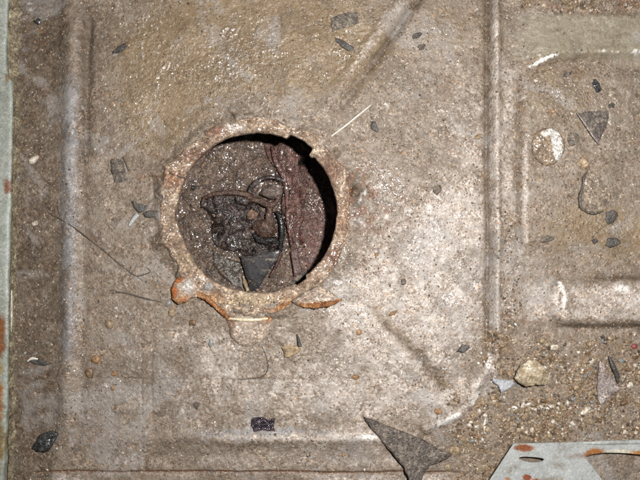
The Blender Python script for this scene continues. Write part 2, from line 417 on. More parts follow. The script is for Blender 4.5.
def grain_material(name, rough=.35):
    g = NT(name)
    a = g.attr('col')
    n = g.noise(900, 3)
    c = g.mix(.5, a.outputs['Color'], g.mix(1.0, a.outputs['Color'], g.ramp(n, [(.3, (.5, .5, .5)), (.7, (1.5, 1.5, 1.5))]), 'MULTIPLY'))
    g.put(g.b.inputs['Base Color'], c)
    g.b.inputs['Roughness'].default_value = rough
    g.b.inputs['Specular IOR Level'].default_value = .5
    g.put(g.b.inputs['Normal'], g.bump(g.noise(1500, 3), .0003, .6))
    return g.m

M_SHEET = sheet_material()
M_COLLAR = crusty('crusted_collar', [(.14, .088, .060), (.31, .228, .165), (.55, .455, .36)], (.35, .6), 1.7, .0013, .75, nsc=110,
                  film=.9, spots=[(215, 130, 12, 5, (.30, .16, .11), .8), (236, 128, 9, 4, (.58, .54, .50), .7), (175, 180, 8, 8, (.27, .14, .08), .9), (300, 300, 20, 4, (.34, .19, .10), .9),
                         (200, 262, 22, 8, (.36, .27, .18), .8), (208, 298, 20, 4, (.36, .17, .07), .9), (280, 306, 14, 4, (.36, .17, .07), .9), (330, 170, 10, 12, (.20, .12, .085), .9), (196, 155, 14, 6, (.22, .13, .09), .9), (335, 255, 12, 12, (.22, .13, .09), .9), (250, 300, 30, 6, (.44, .35, .24), .9), (342, 215, 10, 16, (.32, .21, .14), .9)])
M_RUST = crusty('orange_rust', [(.10, .042, .022), (.31, .135, .050), (.50, .34, .19)], (.5, .8), 1.6, .0013, .7, .3, nsc=170)
M_LUG = crusty('rusty_lug_metal', [(.17, .09, .05), (.34, .25, .18), (.50, .44, .38)], (.3, .55), 1.7, .0009, .6, nsc=120,
               spots=[(174, 291, 6, 9, (.40, .13, .035), .6), (181, 279, 6, 4, (.36, .12, .03), .6), (184, 299, 8, 4, (.36, .17, .07), .7), (190, 285, 6, 7, (.50, .47, .44), .5)])
M_TAB = crusty('tab_metal', [(.20, .15, .115), (.34, .275, .22), (.52, .45, .38)], (.35, .6), 1.6, .0008, .7, nsc=130, film=.5, spots=[(318, 305, 24, 3, (.34, .16, .06), .9), (231, 320, 5, 12, (.22, .13, .08), .9), (268, 316, 6, 6, (.33, .17, .08), .9)])
M_WELD = crusty('pale_weld', [(.45, .36, .22), (.66, .58, .42), (.78, .72, .60)], (.35, .5), 1.2, .0005, .35)
M_RIVET = crusty('grey_rivet', [(.22, .20, .18), (.33, .31, .29), (.45, .43, .41)], (.35, .5), 1.2, .0005, .5)
M_MUD = crusty('wet_mud', [(.042, .025, .018), (.115, .077, .056), (.215, .155, .125)], (.24, .42), 2.2, .0012, .5, .55, nsc=70, film=1.0, spots=[(314, 229, 26, 56, (.175, .088, .078), .9), (280, 196, 42, 36, (.080, .036, .026), .9), (236, 232, 38, 34, (.042, .024, .019), .9)])
M_RAG = crusty('wet_black_rag', [(.010, .0065, .006), (.030, .020, .018), (.115, .082, .076)], (.12, .3), 2.0, .0010, .5, .6, nsc=100, film=1.0)
M_FOLD = crusty('reddish_fold', [(.034, .017, .012), (.090, .050, .036), (.20, .13, .098)], (.2, .4), 1.7, .0010, .55, .6, nsc=140, film=.7)
M_STRAP = crusty('maroon_strap', [(.040, .016, .012), (.098, .045, .036), (.225, .130, .110)], (.14, .32), 1.9, .0011, .6, .55, nsc=110, film=1.0)
M_GAP_SHADE = crusty('black_gap_shade', [(.006, .005, .005), (.012, .010, .010), (.03, .026, .026)], (.15, .35), 1.7, .0010, .4, .5, nsc=140, film=.6)  # black colour standing for shade in the gaps between the lumps
M_LUMP = crusty('greasy_grey_lump', [(.065, .043, .034), (.15, .115, .10), (.26, .215, .195)], (.2, .4), 1.7, .0011, .6, .5, nsc=120, film=.9)
M_CLOD = crusty('tan_clod', [(.10, .055, .035), (.23, .145, .10), (.42, .31, .24)], (.25, .45), 1.8, .0012, .7, nsc=170, film=.8)
M_STRIP = crusty('brown_strip', [(.05, .022, .018), (.085, .042, .034), (.11, .06, .05)], (.3, .45), 1.6, .0004, .3)
M_SHARDK = crusty('charcoal_plastic', [(.024, .023, .024), (.036, .035, .037), (.058, .056, .058)], (.3, .45), 1.4, .00012, .4, .4,
                  spots=[(266, 262, 9, 1.0, (.22, .20, .18), .6), (262, 274, 5, .9, (.20, .18, .16), .6), (273, 254, 6, .9, (.25, .22, .2), .6)])
M_LOBE = crusty('brown_lobe', [(.045, .036, .027), (.068, .054, .042), (.10, .082, .066)], (.2, .35), 2.0, .0005, .35, .55)
M_BLACK = crusty('black_rubber', [(.010, .011, .012), (.018, .019, .021), (.12, .125, .125)], (.2, .4), 1.6, .0013, .6, .6, nsc=230, film=.8)
M_GLASSY = crusty('black_glassy_chip', [(.012, .009, .013), (.022, .016, .022), (.16, .12, .16)], (.06, .2), 1.8, .0013, .4, .8, nsc=220)
M_GREYFL = crusty('grey_flake', [(.075, .062, .050), (.145, .127, .107), (.28, .235, .18)], (.35, .6), 1.5, .0010, .85, nsc=150)
M_DKFL = crusty('dark_flake', [(.035, .031, .028), (.062, .056, .05), (.12, .105, .09)], (.3, .5), 1.4, .0005, .5)
M_SHARD = crusty('gritty_grey_shard', [(.055, .046, .040), (.12, .104, .092), (.25, .21, .17)], (.3, .55), 1.5, .0010, .85, nsc=130)
M_STONE = crusty('beige_stone', [(.15, .105, .06), (.34, .275, .18), (.62, .57, .48)], (.35, .6), 1.6, .0010, .5, nsc=130)
M_SLATE = crusty('blue_grey_chip', [(.23, .235, .25), (.33, .34, .36), (.47, .475, .49)], (.35, .6), 1.6, .0004, .3, nsc=180)
M_TRI = crusty('speckled_grey_piece', [(.15, .125, .11), (.29, .25, .235), (.48, .44, .42)], (.3, .55), 1.4, .0007, .75)
M_STRAW = crusty('pale_straw', [(.50, .45, .38), (.64, .60, .53), (.74, .70, .64)], (.35, .5), 1.2, .0002, .15)
M_WIRE = crusty('dark_wire', [(.05, .04, .03), (.08, .065, .05), (.11, .09, .07)], (.35, .5), 1.2, .0002, .2)
M_TIP = crusty('grey_plastic', [(.27, .27, .265), (.36, .36, .36), (.45, .45, .45)], (.3, .45), 1.5, .0002, .2)
M_TANFL = crusty('tan_flake', [(.16, .11, .06), (.32, .24, .15), (.48, .39, .27)], (.35, .55), 1.5, .0006, .6)
M_DISC = crusty('dirty_disc', [(.12, .085, .055), (.22, .165, .115), (.33, .265, .20)], (.35, .6), 1.6, .0010, .8, film=.5,
                spots=[(554, 147, 5.5, 14, (.68, .67, .64), .25), (542, 135, 4, 3, (.62, .60, .56), .4), (548, 134, 5, 4, (.66, .65, .62), .3)])
M_FLAP = crusty('curled_film', [(.11, .082, .058), (.20, .160, .12), (.31, .255, .195)], (.3, .5), 1.7, .0008, .75, film=.6)
M_MAROON = crusty('maroon_chip', [(.13, .025, .025), (.2, .045, .045), (.28, .08, .08)], (.3, .5), 1.4, .0003, .2)
M_PEB = {
    'tan': crusty('tan_pebble', [(.15, .105, .06), (.28, .21, .13), (.45, .365, .255)], (.3, .55), 1.6, .0006, .55, nsc=200),
    'white': crusty('white_pebble', [(.33, .28, .21), (.55, .50, .42), (.70, .66, .59)], (.3, .55), 1.6, .0006, .5, nsc=200),
    'brown': crusty('brown_pebble', [(.07, .04, .02), (.14, .085, .045), (.23, .15, .09)], (.25, .45), 2.0, .0004, .3, nsc=200),
    'amber': crusty('amber_pebble', [(.14, .075, .036), (.26, .145, .07), (.40, .27, .15)], (.3, .5), 1.6, .0006, .5, nsc=200),
    'grey': crusty('grey_pebble', [(.10, .10, .10), (.19, .19, .185), (.32, .32, .31)], (.3, .5), 2.0, .0003, .3, nsc=200),
}
PAINT = (.40, .425, .41)
M_BRACKET = crusty('grey_paint', [(.27, .28, .27), (.345, .36, .35), (.40, .412, .40)], (.3, .5), 1.6, .00025, .2, .45, nsc=60, grime=.7,
                   spots=[(521, 443, 9, 3.4, (.22, .075, .03), .35), (589, 448, 8, 5, (.33, .13, .035), .4), (622, 450.6, 50, 3.4, (.20, .085, .036), .6), (528, 477, 17, 3.2, (.28, .10, .04), .35),
                          (522, 472, 4, 2.5, (.22, .06, .03), .3), (503, 473, 3, 1.5, (.36, .2, .13), .5), (640, 449, 24, 4.0, (.36, .16, .045), .5), (553, 474, 4, .9, (.4, .33, .25), .5),
                          (612, 447, 12, 2.0, (.55, .52, .42), .5)])
M_FLANGE = crusty('green_grey_paint', [(.20, .215, .18), (.29, .31, .275), (.36, .385, .355)], (.3, .5), 1.6, .0003, .3, .45, nsc=60, grime=.75,
                  spots=[(11, 187, 4, 7, (.17, .065, .03), .4), (3, 333, 5.5, 22, (.21, .075, .022), .35), (1, 398, 5.5, 26, (.33, .125, .03), .4), (2, 440, 7, 24, (.20, .15, .07), .5),
                         (1, 366, 5, 9, (.30, .22, .10), .5), (11, 80, 2, 4, (.2, .15, .09), .4)])
M_SEAL = crusty('yellowed_sealant', [(.085, .066, .042), (.19, .16, .105), (.36, .325, .225)], (.4, .65), 1.6, .0010, .75, nsc=110)
M_SEALP = crusty('pale_sealant', [(.30, .28, .22), (.48, .46, .40), (.66, .65, .6)], (.35, .6), 1.6, .0006, .4, nsc=140)
M_CAVITY = crusty('cavity_mud', [(.03, .024, .018), (.05, .04, .03), (.07, .06, .045)], (.5, .8), 2.5, .001, .3)
M_GRIT = grain_material('grit', .32)

# ------------------------------------------------------------------ the sheet metal (ground)
def axis(a, b, step, ext, n):
    core = np.arange(a, b + step / 2, step)
    t = (np.linspace(0, 1, n + 1)[1:]) ** 1.8 * ext
    t = np.maximum(t, step * np.arange(1, n + 1))
    return np.concatenate([(a - t)[::-1], core, b + t])
gx = axis(-14, 654, .8, 230, 40); gy = axis(-14, 494, .8, 230, 40)
X, Y = np.meshgrid(gx, gy)
Z = hf(X, Y)
ny, nx = X.shape
V = np.stack([(X - 320) / 1000, (240 - Y) / 1000, Z / 1000], -1).reshape(-1, 3)
I = np.arange(ny * nx).reshape(ny, nx)
F = np.stack([I[1:, :-1], I[1:, 1:], I[:-1, 1:], I[:-1, :-1]], -1).reshape(-1, 4)
cx = (X[:-1, :-1] + X[1:, 1:]).reshape(-1) / 2; cy = (Y[:-1, :-1] + Y[1:, 1:]).reshape(-1) / 2
F = F[np.hypot(cx - HX, cy - HY) > 89]
mk = masks(X.reshape(-1), Y.reshape(-1))
st = lambda *k: np.stack([mk[q] for q in k], -1)
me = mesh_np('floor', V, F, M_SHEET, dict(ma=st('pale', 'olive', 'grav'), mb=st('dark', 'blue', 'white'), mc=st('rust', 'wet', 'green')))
floor = link('floor', me); floor['kind'] = 'structure'

# ------------------------------------------------------------------ the cavity under the hole
PD = -90.0
def pf(x, y):
    """mud relief under the hole, x y in world mm on the cavity floor"""
    return (fbm(x, y, 46, 71) - .5) * 14 + (fbm(x, y, 13, 72) - .5) * 5.5 + (vn(x, y, 3.5, 73) - .5) * 1.0 + (vn(x, y, 2, 74) - .5) * .6
kq = (CAMH - PD / 1000) / CAMH
pcx, pcy = 320 + (HX - 320) * 1.05, 240 + (HY - 240) * 1.05
px_ = np.arange(pcx - 150, pcx + 151, 1.0); py_ = np.arange(pcy - 150, pcy + 151, 1.0)
PX, PY = np.meshgrid(px_, py_)
PZ = PD + pf(PX, PY)
n1_, n2_ = PX.shape
I = np.arange(n1_ * n2_).reshape(n1_, n2_)
F = np.stack([I[1:, :-1], I[1:, 1:], I[:-1, 1:], I[:-1, :-1]], -1).reshape(-1, 4)
me = mesh_np('pit_floor', np.stack([(PX - 320) / 1000, (240 - PY) / 1000, PZ / 1000], -1).reshape(-1, 3), F, M_MUD)
o = link('pit_floor', me); o['kind'] = 'structure'
NW = 72
Vw = []; Fw = []
for k, zz in enumerate((-98, -70, -40, -7)):
    for a in range(NW):
        t = 2 * math.pi * a / NW
        rr = 146 + 2 * math.sin(5 * t + k)
        Vw.append(((pcx + rr * math.cos(t) - 320) / 1000, (240 - pcy + rr * math.sin(t)) / 1000, zz / 1000))
for k in range(3):
    for a in range(NW):
        b = (a + 1) % NW
        Fw.append((k * NW + a, (k + 1) * NW + a, (k + 1) * NW + b, k * NW + b))
o = link('pit_wall', pymesh('pit_wall', Vw, Fw, M_CAVITY)); o['kind'] = 'structure'
def pz(x, y):
    """mud height seen at photo position"""
    wx, wy = 320 + (x - 320) * kq, 240 + (y - 240) * kq
    return PD + float(pf(np.array([wx]), np.array([wy]))[0])

# ------------------------------------------------------------------ shape makers (all in photo positions)
def rs(pts, n, closed=True):
    """resample an outline evenly (Catmull free, straight segments)"""
    P = np.array(pts, float)
    if closed: P = np.vstack([P, P[:1]])
    seg = np.hypot(*(P[1:] - P[:-1]).T); s = np.concatenate([[0], np.cumsum(seg)])
    t = np.linspace(0, s[-1], n + (1 if closed else 0))[: n] if closed else np.linspace(0, s[-1], n)
    return np.stack([np.interp(t, s, P[:, 0]), np.interp(t, s, P[:, 1])], -1)
def crom(pts, n):
    """smooth open curve through points"""
    P = np.array(pts, float); m = len(P)
    Q = np.vstack([2 * P[0] - P[1], P, 2 * P[-1] - P[-2]])
    out = []
    for t in np.linspace(0, m - 1 - 1e-9, n):
        i = int(t); f = t - i
        a, b, c, d = Q[i], Q[i + 1], Q[i + 2], Q[i + 3]
        out.append(.5 * (2 * b + (c - a) * f + (2 * a - 5 * b + 4 * c - d) * f * f + (3 * b - a - 3 * c + d) * f ** 3))
    return np.array(out)
def slab(name, outline, ztop, thick, mat, n=56, rings=6, jag=.6, seed=1, centre=None, parent=None, smooth_outline=False, lump=.4, edge=.6):
    """a thin piece with uneven outline and relief; ztop(x, y) -> mm"""
    P = rs(outline, n)
    jx = (vn(P[:, 0], P[:, 1], 4, seed) - .5) * 2 * jag; jy = (vn(P[:, 0], P[:, 1], 4, seed + 3) - .5) * 2 * jag
    P = P + np.stack([jx, jy], -1)
    c = np.array(centre) if centre is not None else P.mean(0)
    V = []; F = []
    fr = [1.0, 1.0] + [1 - (k / rings) ** 1.0 for k in range(1, rings)]
    def top(x, y): return ztop(x, y) + (vn(np.array([x]), np.array([y]), 5, seed + 9)[0] - .5) * 2 * lump
    for x, y in P: V.append(W(x, y, top(x, y) - thick))
    for k, f in enumerate(fr):
        if k == 0: continue
        for x, y in P:
            q = c + (np.array([x, y]) - c) * f
            V.append(W(q[0], q[1], top(q[0], q[1]) - (edge * thick * .5 if k == 1 else 0)))
    L = len(fr)
    for k in range(L - 1):
        for a in range(n):
            b = (a + 1) % n
            F.append((k * n + a, k * n + b, (k + 1) * n + b, (k + 1) * n + a))
    V.append(W(c[0], c[1], top(c[0], c[1])))
    t = len(V) - 1; k = L - 1
    for a in range(n): F.append((k * n + a, k * n + (a + 1) % n, t))
    F.append(tuple(range(n - 1, -1, -1)))
    me = pymesh(name, V, F, mat)
    import bmesh
    bm = bmesh.new(); bm.from_mesh(me); bmesh.ops.recalc_face_normals(bm, faces=bm.faces); bm.to_mesh(me); bm.free()
    for e in me.polygons: e.use_smooth = True
    me.set_sharp_from_angle(angle=math.radians(50)) if hasattr(me, 'set_sharp_from_angle') else None
    return link(name, me, parent)
def tube(name, pts3, rad, mat, n=8, steps=40, flat=1.0, jag=0.0, seed=1, parent=None):
    """tube through (x, y, z mm) photo points; rad float or list"""
    P = crom([(p[0], p[1], p[2]) for p in pts3], steps)
    R = np.interp(np.linspace(0, 1, steps), np.linspace(0, 1, len(rad)), rad) if hasattr(rad, '__len__') else np.full(steps, rad)
    Wp = [Vector(W(*p)) for p in P]
    V = []; F = []
    for i, p in enumerate(Wp):
        d = (Wp[min(i + 1, steps - 1)] - Wp[max(i - 1, 0)]).normalized()
        s = d.cross(Vector((0, 0, 1))).normalized(); u = s.cross(d)
        for a in range(n):
            t = 2 * math.pi * a / n
            r = R[i] / 1000 * (1 + jag * (random.random() - .5))
            V.append(p + s * math.cos(t) * r + u * math.sin(t) * r * flat)
    for i in range(steps - 1):
        for a in range(n):
            b = (a + 1) % n
            F.append((i * n + a, i * n + b, (i + 1) * n + b, (i + 1) * n + a))
    F.append(tuple(range(n - 1, -1, -1))); F.append(tuple((steps - 1) * n + a for a in range(n)))
    return link(name, pymesh(name, V, F, mat), parent)
def ico(sub):
    import bmesh
    bm = bmesh.new(); bmesh.ops.create_icosphere(bm, subdivisions=sub, radius=1)
    V = np.array([v.co[:] for v in bm.verts]); F = np.array([[v.index for v in f.verts] for f in bm.faces])
    bm.free(); return V, F
ICO = {k: ico(k) for k in (1, 2, 3, 4)}
def rock_verts(sub, seed, planes=14, round_=.25, nz=.05):
    r = np.random.default_rng(seed)
    V, F = ICO[sub]
    N = r.normal(size=(planes, 3)); N /= np.linalg.norm(N, axis=1)[:, None]
    D = r.uniform(.62, 1.0, planes)
    dots = V @ N.T
    rad = np.min(np.where(dots > .05, D / np.maximum(dots, .05), 9), axis=1)
    rad = np.minimum(rad, 1.15) * (1 - round_) + round_ * .85
    rad = rad + (fbm(V[:, 0] * 10 + V[:, 2] * 7, V[:, 1] * 10 - V[:, 2] * 5, 6, seed % 97) - .5) * 2 * nz
    return V * rad[:, None], F
def rock(name, x, y, rx, ry, h, rot, mat, seed, sub=3, planes=14, round_=.25, nz=.05, z=None, sink=.35, parent=None):
    V, F = rock_verts(sub, seed, planes, round_, nz)
    V = V * np.array([rx, ry, h])
    c, s = math.cos(math.radians(rot)), math.sin(math.radians(rot))
    V = np.stack([V[:, 0] * c - V[:, 1] * s, V[:, 0] * s + V[:, 1] * c, V[:, 2]], -1)
    z0 = (hz(x, y) if z is None else z) + h * (1 - sink * 2)
    o3 = W(x, y, z0)
    o = link(name, mesh_np(name, V / 1000, F, mat), parent)
    o.location = o3
    return o
def on(dz, tx=0, ty=0, x0=0, y0=0):
    return lambda x, y: hz(x, y) + dz + tx * (x - x0) + ty * (y - y0)
def flat(z, tx=0, ty=0, x0=0, y0=0):
    return lambda x, y: z + tx * (x - x0) + ty * (y - y0)

# ------------------------------------------------------------------ collar round the hole
collar = empty('hole_collar', HX, HY, 0, 'crusted tan welded collar with rusty tabs around the round hole', 'collar')
NA = 520
th = np.linspace(0, 2 * math.pi, NA, endpoint=False)
def notch(c, wd, dep, sharp=.9):
    d = np.abs((np.degrees(th) - c + 180) % 360 - 180)
    return dep * (1 - sst(wd * sharp, wd * 1.12, d))
rin = HR + (vn(np.cos(th) * 60, np.sin(th) * 60, 9, 81) - .5) * 1.6 + (vn(np.cos(th) * 60, np.sin(th) * 60, 3, 82) - .5) * .9
rin = rin + notch(58, 9.5, 5.5) + notch(-57, 4.5, 3.0) + notch(181, 5, 2.0, .7) - notch(70, 1.6, 0) - notch(46.5, 2.2, 2.6, .5) - notch(205, 14, 1.5, .4)
wid = 15.0 + (fbm(np.cos(th) * 60, np.sin(th) * 60, 26, 83) - .5) * 13 + 6 * np.exp(-((np.degrees(th) - 268) / 40) ** 2) + 3 * np.exp(-((np.degrees(th) - 180) / 50) ** 2) - 3 * np.exp(-((np.degrees(th) - 75) / 30) ** 2)
prof = [(-.6, -7.0), (-.3, -4.5), (0, -1.5), (.02, 1.6), (.05, 2.6), (.13, 3.3), (.22, 3.7), (.33, 3.7), (.44, 3.4), (.55, 2.9), (.66, 2.2), (.74, 2.1), (.82, 2.9), (.92, 2.7), (1.0, .6), (1.05, -3.0)]
Vc = []; Fc = []
for k, (f, z) in enumerate(prof):
    f_ = max(f, 0)
    r = rin + wid * f_ + (0 if f >= 0 else 0.8)
    xx = HX + r * np.cos(th); yy = HY - r * np.sin(th)
    zz = z + (sst(.05, .3, np.full(NA, f)) * ((fbm(xx, yy, 16, 84) - .5) * 3.8 + (vn(xx, yy, 6, 85) - .5) * 2.4 + (vn(xx, yy, 2.6, 86) - .5) * 1.2)) + (hf(xx, yy) * min(1, max(0, f)) if f > .3 else 0)
    if f > .1:
        q = (fbm(xx, yy, 12, 87) - .5) * 7 * f
        xx = xx + q * np.cos(th); yy = yy - q * np.sin(th)
    for a in range(NA): Vc.append(((xx[a] - 320) / 1000, (240 - yy[a]) / 1000, zz[a] / 1000))
for k in range(len(prof) - 1):
    for a in range(NA):
        b = (a + 1) % NA
        Fc.append((k * NA + a, (k + 1) * NA + a, (k + 1) * NA + b, k * NA + b))
link('rim', pymesh('rim', Vc, Fc, M_COLLAR), collar)
# crack on the left of the rim: its dark gap modelled as a raised dark thread
tube('torn_crack', [(168, 166, 3.5), (170, 173, 4), (177, 176, 4.2), (184, 178, 4.6), (189, 181, 4.5)], [.6, .9, 1.0, .8, .5], M_WIRE, 6, 30, jag=.5, parent=collar)
# tabs
def tabz(x, y): return 3.4 - .02 * abs(x - 250)
slab('mounting_tab', [(226, 310), (240, 312), (270, 309), (274, 316), (269, 327), (266, 337), (258, 344), (248, 346.5), (238, 344), (231, 337), (229, 327), (225, 318)], lambda x, y: 3.0 + 2.6 * (1 - min(1, math.hypot((x - 248) / 20, (y - 327) / 20)) ** 2) - 1.6 * ga(y - 323, 2.2), 3.2, M_TAB, 60, 12, .7, 11, parent=collar, lump=.35)
tube('weld_bead', [(229, 318.5, 4.6), (240, 319.5, 4.9), (253, 320, 4.9), (268, 318.5, 4.6)], [.9, 1.6, 1.7, 1.0], M_WELD, 8, 30, .6, .25, parent=collar)
slab('pad', [(259, 318), (265, 316), (268, 322), (266, 332), (261, 335), (257, 328)], flat(5.0), 1.2, M_TAB, 30, 4, .3, 12, parent=collar)
slab('mounting_tab', [(292, 301), (305, 291), (318, 285), (330, 291), (341, 299.5), (336, 303), (322, 305), (306, 306), (297, 306)], lambda x, y: 7.0 + 4.6 * ga((x - 312) * .5 + (y - 291) * .86, 5.0) + .8 * ga(y - 304, 3), 7.0, M_TAB, 54, 6, .4, 13, parent=collar, lump=.3)
tube('rusty_edge', [(300, 305.5, 6.2), (314, 305.5, 7.6), (329, 303.5, 7.4), (342, 299.5, 5.6)], [1.2, 3.2, 3.0, 1.0], M_RUST, 8, 34, .7, .5, parent=collar)
slab('mounting_tab', [(190, 287), (203, 289), (220, 296), (236, 304), (244, 312), (232, 320), (225, 314), (213, 304), (201, 297), (191, 295)], flat(4.6), 3.6, M_COLLAR, 54, 6, .5, 14, parent=collar, lump=.6)
tube('rusty_edge', [(190, 292, 5.6), (200, 295, 6.2), (211, 302, 6.2), (222, 312, 5.4), (230, 320, 4.0)], [1.8, 2.8, 2.4, 2.6, 1.0], M_RUST, 8, 40, .8, .5, parent=collar)
tube('rusty_edge', [(268, 318, 4.2), (272, 311, 5.0), (282, 305, 5.0), (292, 303, 4.2)], [1.0, 2.2, 1.8, .8], M_RUST, 8, 24, .7, .5, parent=collar)
slab('lug', [(171, 290), (173, 283), (179, 278), (188, 277), (196, 282), (200, 290), (198, 297), (191, 299), (186, 303), (178, 304), (172, 299)],
     lambda x, y: 2.0 + min(8.5 + .05 * (x - 186), 6.4 + .5 * (x - 173), 9.5 - .32 * (x - 188), 5.5 + .42 * (y - 279), 6 + .5 * (304 - y)), 7.5, M_LUG, 72, 14, .9, 15, parent=collar, lump=.9, edge=.25)
V, F = rock_verts(3, 3, 30, .9, .02)
rock('rivet', 209, 286.5, 6.2, 5.0, 2.6, 15, M_RIVET, 8, 3, 30, .85, .03, z=3.8, sink=.3, parent=collar)

# ------------------------------------------------------------------ painted flange along the left edge
flange = empty('painted_flange', 0, 240, 0, 'pale green grey painted flange with orange rust running down the left edge', 'flange')
ys = np.arange(-200, 690, 3.0)
xe = np.interp(ys, [-200, 0, 60, 72, 86, 160, 250, 310, 400, 480, 690], [9, 9, 6, 7.5, 13, 12.5, 9.5, 9, 8.5, 4, 2]) + (vn(ys, ys * 0, 9, 91) - .5) * 1.2
pr = [(-240, 7), (-150, 7.0), (-60, 7.2), (-30, 7.3), (-14, 7.4), (-6, 7.3), (-2.5, 7.0), (-.9, 6.2), (-.1, 4.8), (.0, 2), (.1, -4)]
Vf = []; Ff = []
for k, (dx, z) in enumerate(pr):
    for j, y in enumerate(ys):
        zz = z + (fbm(np.array([dx * 1.0]), np.array([y]), 40, 92)[0] - .5) * .8
        Vf.append(W(xe[j] + dx, y, zz) if k < 9 else (Vf[8 * len(ys) + j][0] + .0002 * (k - 8), Vf[8 * len(ys) + j][1], zz / 1000))
m_ = len(ys)
for k in range(len(pr) - 1):
    for j in range(m_ - 1):
        Ff.append((k * m_ + j, k * m_ + j + 1, (k + 1) * m_ + j + 1, (k + 1) * m_ + j))
link('painted_sheet', pymesh('painted_sheet', Vf, Ff, M_FLANGE), flange)
def bead(x0, pts, rad, mat, z, jag): 
    return tube('sealant_bead', [(x, y, z) for x, y in pts], rad, mat, 8, 200, .6, jag, parent=flange)
yb_ = np.arange(-150, 640, 2.0); NB = 9
lo = np.interp(yb_, [-150, 0, 50, 75, 100, 160, 300, 400, 640], [10, 9, 7, 9, 13.5, 13, 9.5, 9, 6]); hi_ = np.interp(yb_, [-150, 0, 60, 110, 180, 300, 400, 640], [23, 22, 21, 21, 19, 17, 16, 13])
lo = lo + (fbm(yb_, yb_ * 0, 9, 93) - .5) * 2; hi_ = hi_ + (fbm(yb_, yb_ * 0, 12, 94) - .5) * 6 + (vn(yb_, yb_ * 0, 3, 95) - .5) * 2
Vb = []; Fb = []
for k in range(NB):
    f = k / (NB - 1)
    xx = lo + (hi_ - lo) * f
    zz = 5.2 * (1 - f) ** 1.3 - .8 * f + hf(xx, yb_) * f + np.sin(f * 3.14) * ((fbm(xx, yb_, 6, 96) - .5) * 3.5 + (vn(xx * 3, yb_, 2.5, 97) - .5) * 1.6) - (2.5 if k == NB - 1 else 0)
    for j in range(len(yb_)): Vb.append(W(xx[j], yb_[j], zz[j]))
for k in range(NB - 1):
    for j in range(len(yb_) - 1):
        q = k * len(yb_) + j
        Fb.append((q, q + 1, q + len(yb_) + 1, q + len(yb_)))
link('sealant_bead', pymesh('sealant_bead', Vb, Fb, M_SEAL), flange)
bead(0, [(11.6, 290), (11.5, 310), (11.2, 332)], [.5, 1.3, .5], M_SEALP, 4.4, .3)

# ------------------------------------------------------------------ grey painted bracket, bottom right
import bmesh
BZ = 13.0
bracket = empty('painted_bracket', 560, 470, 0, 'grey painted metal bracket with slot hole and rusty spots at the lower right', 'bracket')
def bracket_mesh():
    out = [(513, 443.4), (540, 442.6), (575, 441.8), (584, 441.2), (640, 440.2), (740, 440), (740, 462), (672, 457.5), (640, 454.2), (622, 452.4), (605, 452.2), (593, 453.6), (586, 455.6), (584.2, 457.6), (590, 464), (603, 481), (640, 540), (452, 540), (489, 480)]
    slot = [(531 + 12.6 * math.cos(t) * (1 if math.cos(t) > 0 else .98), 459.2 + 2.7 * math.sin(t) + 1.6 * (math.cos(t) * .5) - 0.8 * math.cos(t) ** 2) for t in np.linspace(0, 2 * math.pi, 28, endpoint=False)]
    bm = bmesh.new()
    loops = []
    for L in (rs(out, 120), slot):
        vs = [bm.verts.new(W(x, y, BZ)) for x, y in L]
        loops += [bm.edges.new((vs[i], vs[(i + 1) % len(vs)])) for i in range(len(vs))]
    bmesh.ops.triangle_fill(bm, edges=loops, use_beauty=True, use_dissolve=False, normal=(0, 0, 1))
    bmesh.ops.recalc_face_normals(bm, faces=bm.faces)
    for f in bm.faces:
        if f.normal.z < 0: f.normal_flip()
    top = list(bm.faces)
    r = bmesh.ops.extrude_face_region(bm, geom=top)
    for v in [q for q in r['geom'] if isinstance(q, bmesh.types.BMVert)]: v.co.z += .0016
    bmesh.ops.recalc_face_normals(bm, faces=bm.faces)
    me = bpy.data.meshes.new('plate'); bm.to_mesh(me); bm.free(); me.materials.append(M_BRACKET)
    return me
pl = link('plate', bracket_mesh(), bracket)
bv = pl.modifiers.new('bevel', 'BEVEL'); bv.width = .0005; bv.segments = 2; bv.limit_method = 'ANGLE'
# rolled upper edge
tube('rolled_edge', [(583, 443.2, BZ + 1.2), (600, 442.8, BZ + 1.4), (640, 441.8, BZ + 1.4), (740, 441.5, BZ + 1.4)], [.8, 2.1, 2.3, 2.4], M_BRACKET, 10, 40, .8, .05, parent=bracket)
# lug joining the bracket to the floor out of frame
tube('foot', [(700, 500, BZ), (702, 510, 6), (704, 530, -2)], [3, 3, 3], M_BRACKET, 8, 12, 1, 0, parent=bracket)

# ------------------------------------------------------------------ debris inside the hole
def onm(dz): return lambda x, y: pz(x, y) + dz
def rag_top(x, y):
    v = fbm(np.array([x]), np.array([y]), 16, 101, 4)[0]
    v2 = abs(fbm(np.array([x]), np.array([y]), 20, 103, 2)[0] - .5)
    return PD + .45 * (pz(x, y) - PD) + 5 + 12 * (v - .4) - 3 * math.exp(-(v2 / .03) ** 2) + 5 * math.exp(-((y - 197) / 9) ** 2)
rag = slab('wet_rag', [(201, 203), (206, 196), (222, 192), (240, 192), (252, 197), (258, 206), (262, 218), (262, 232), (272, 240), (279, 247), (274, 254), (262, 256), (246, 256), (238, 251), (226, 250), (216, 246), (212, 238), (211, 226), (208, 215)],
           rag_top, 7, M_RAG, 130, 34, .8, 21, lump=.9)
tag(rag, 'crumpled wet black rag lying in the mud on the left inside the hole', 'rag')
tube('folded_edge', [(202, 207, pz(202, 207) + 7), (205, 198, pz(205, 198) + 10), (218, 193.5, pz(218, 193) + 13), (235, 192.5, pz(235, 192) + 13), (249, 196, pz(249, 196) + 12), (257, 203, pz(257, 203) + 8)],
     [1.4, 2.2, 3.0, 3.2, 3.2, 1.6], M_FOLD, 10, 60, .9, .25, parent=rag)
lobe = slab('brown_film', [(213, 250), (222, 256), (232, 260), (240, 262), (241, 275), (243, 289), (232, 284), (222, 276), (214, 266)], onm(4), 3, M_LOBE, 60, 8, .5, 22, lump=.6)
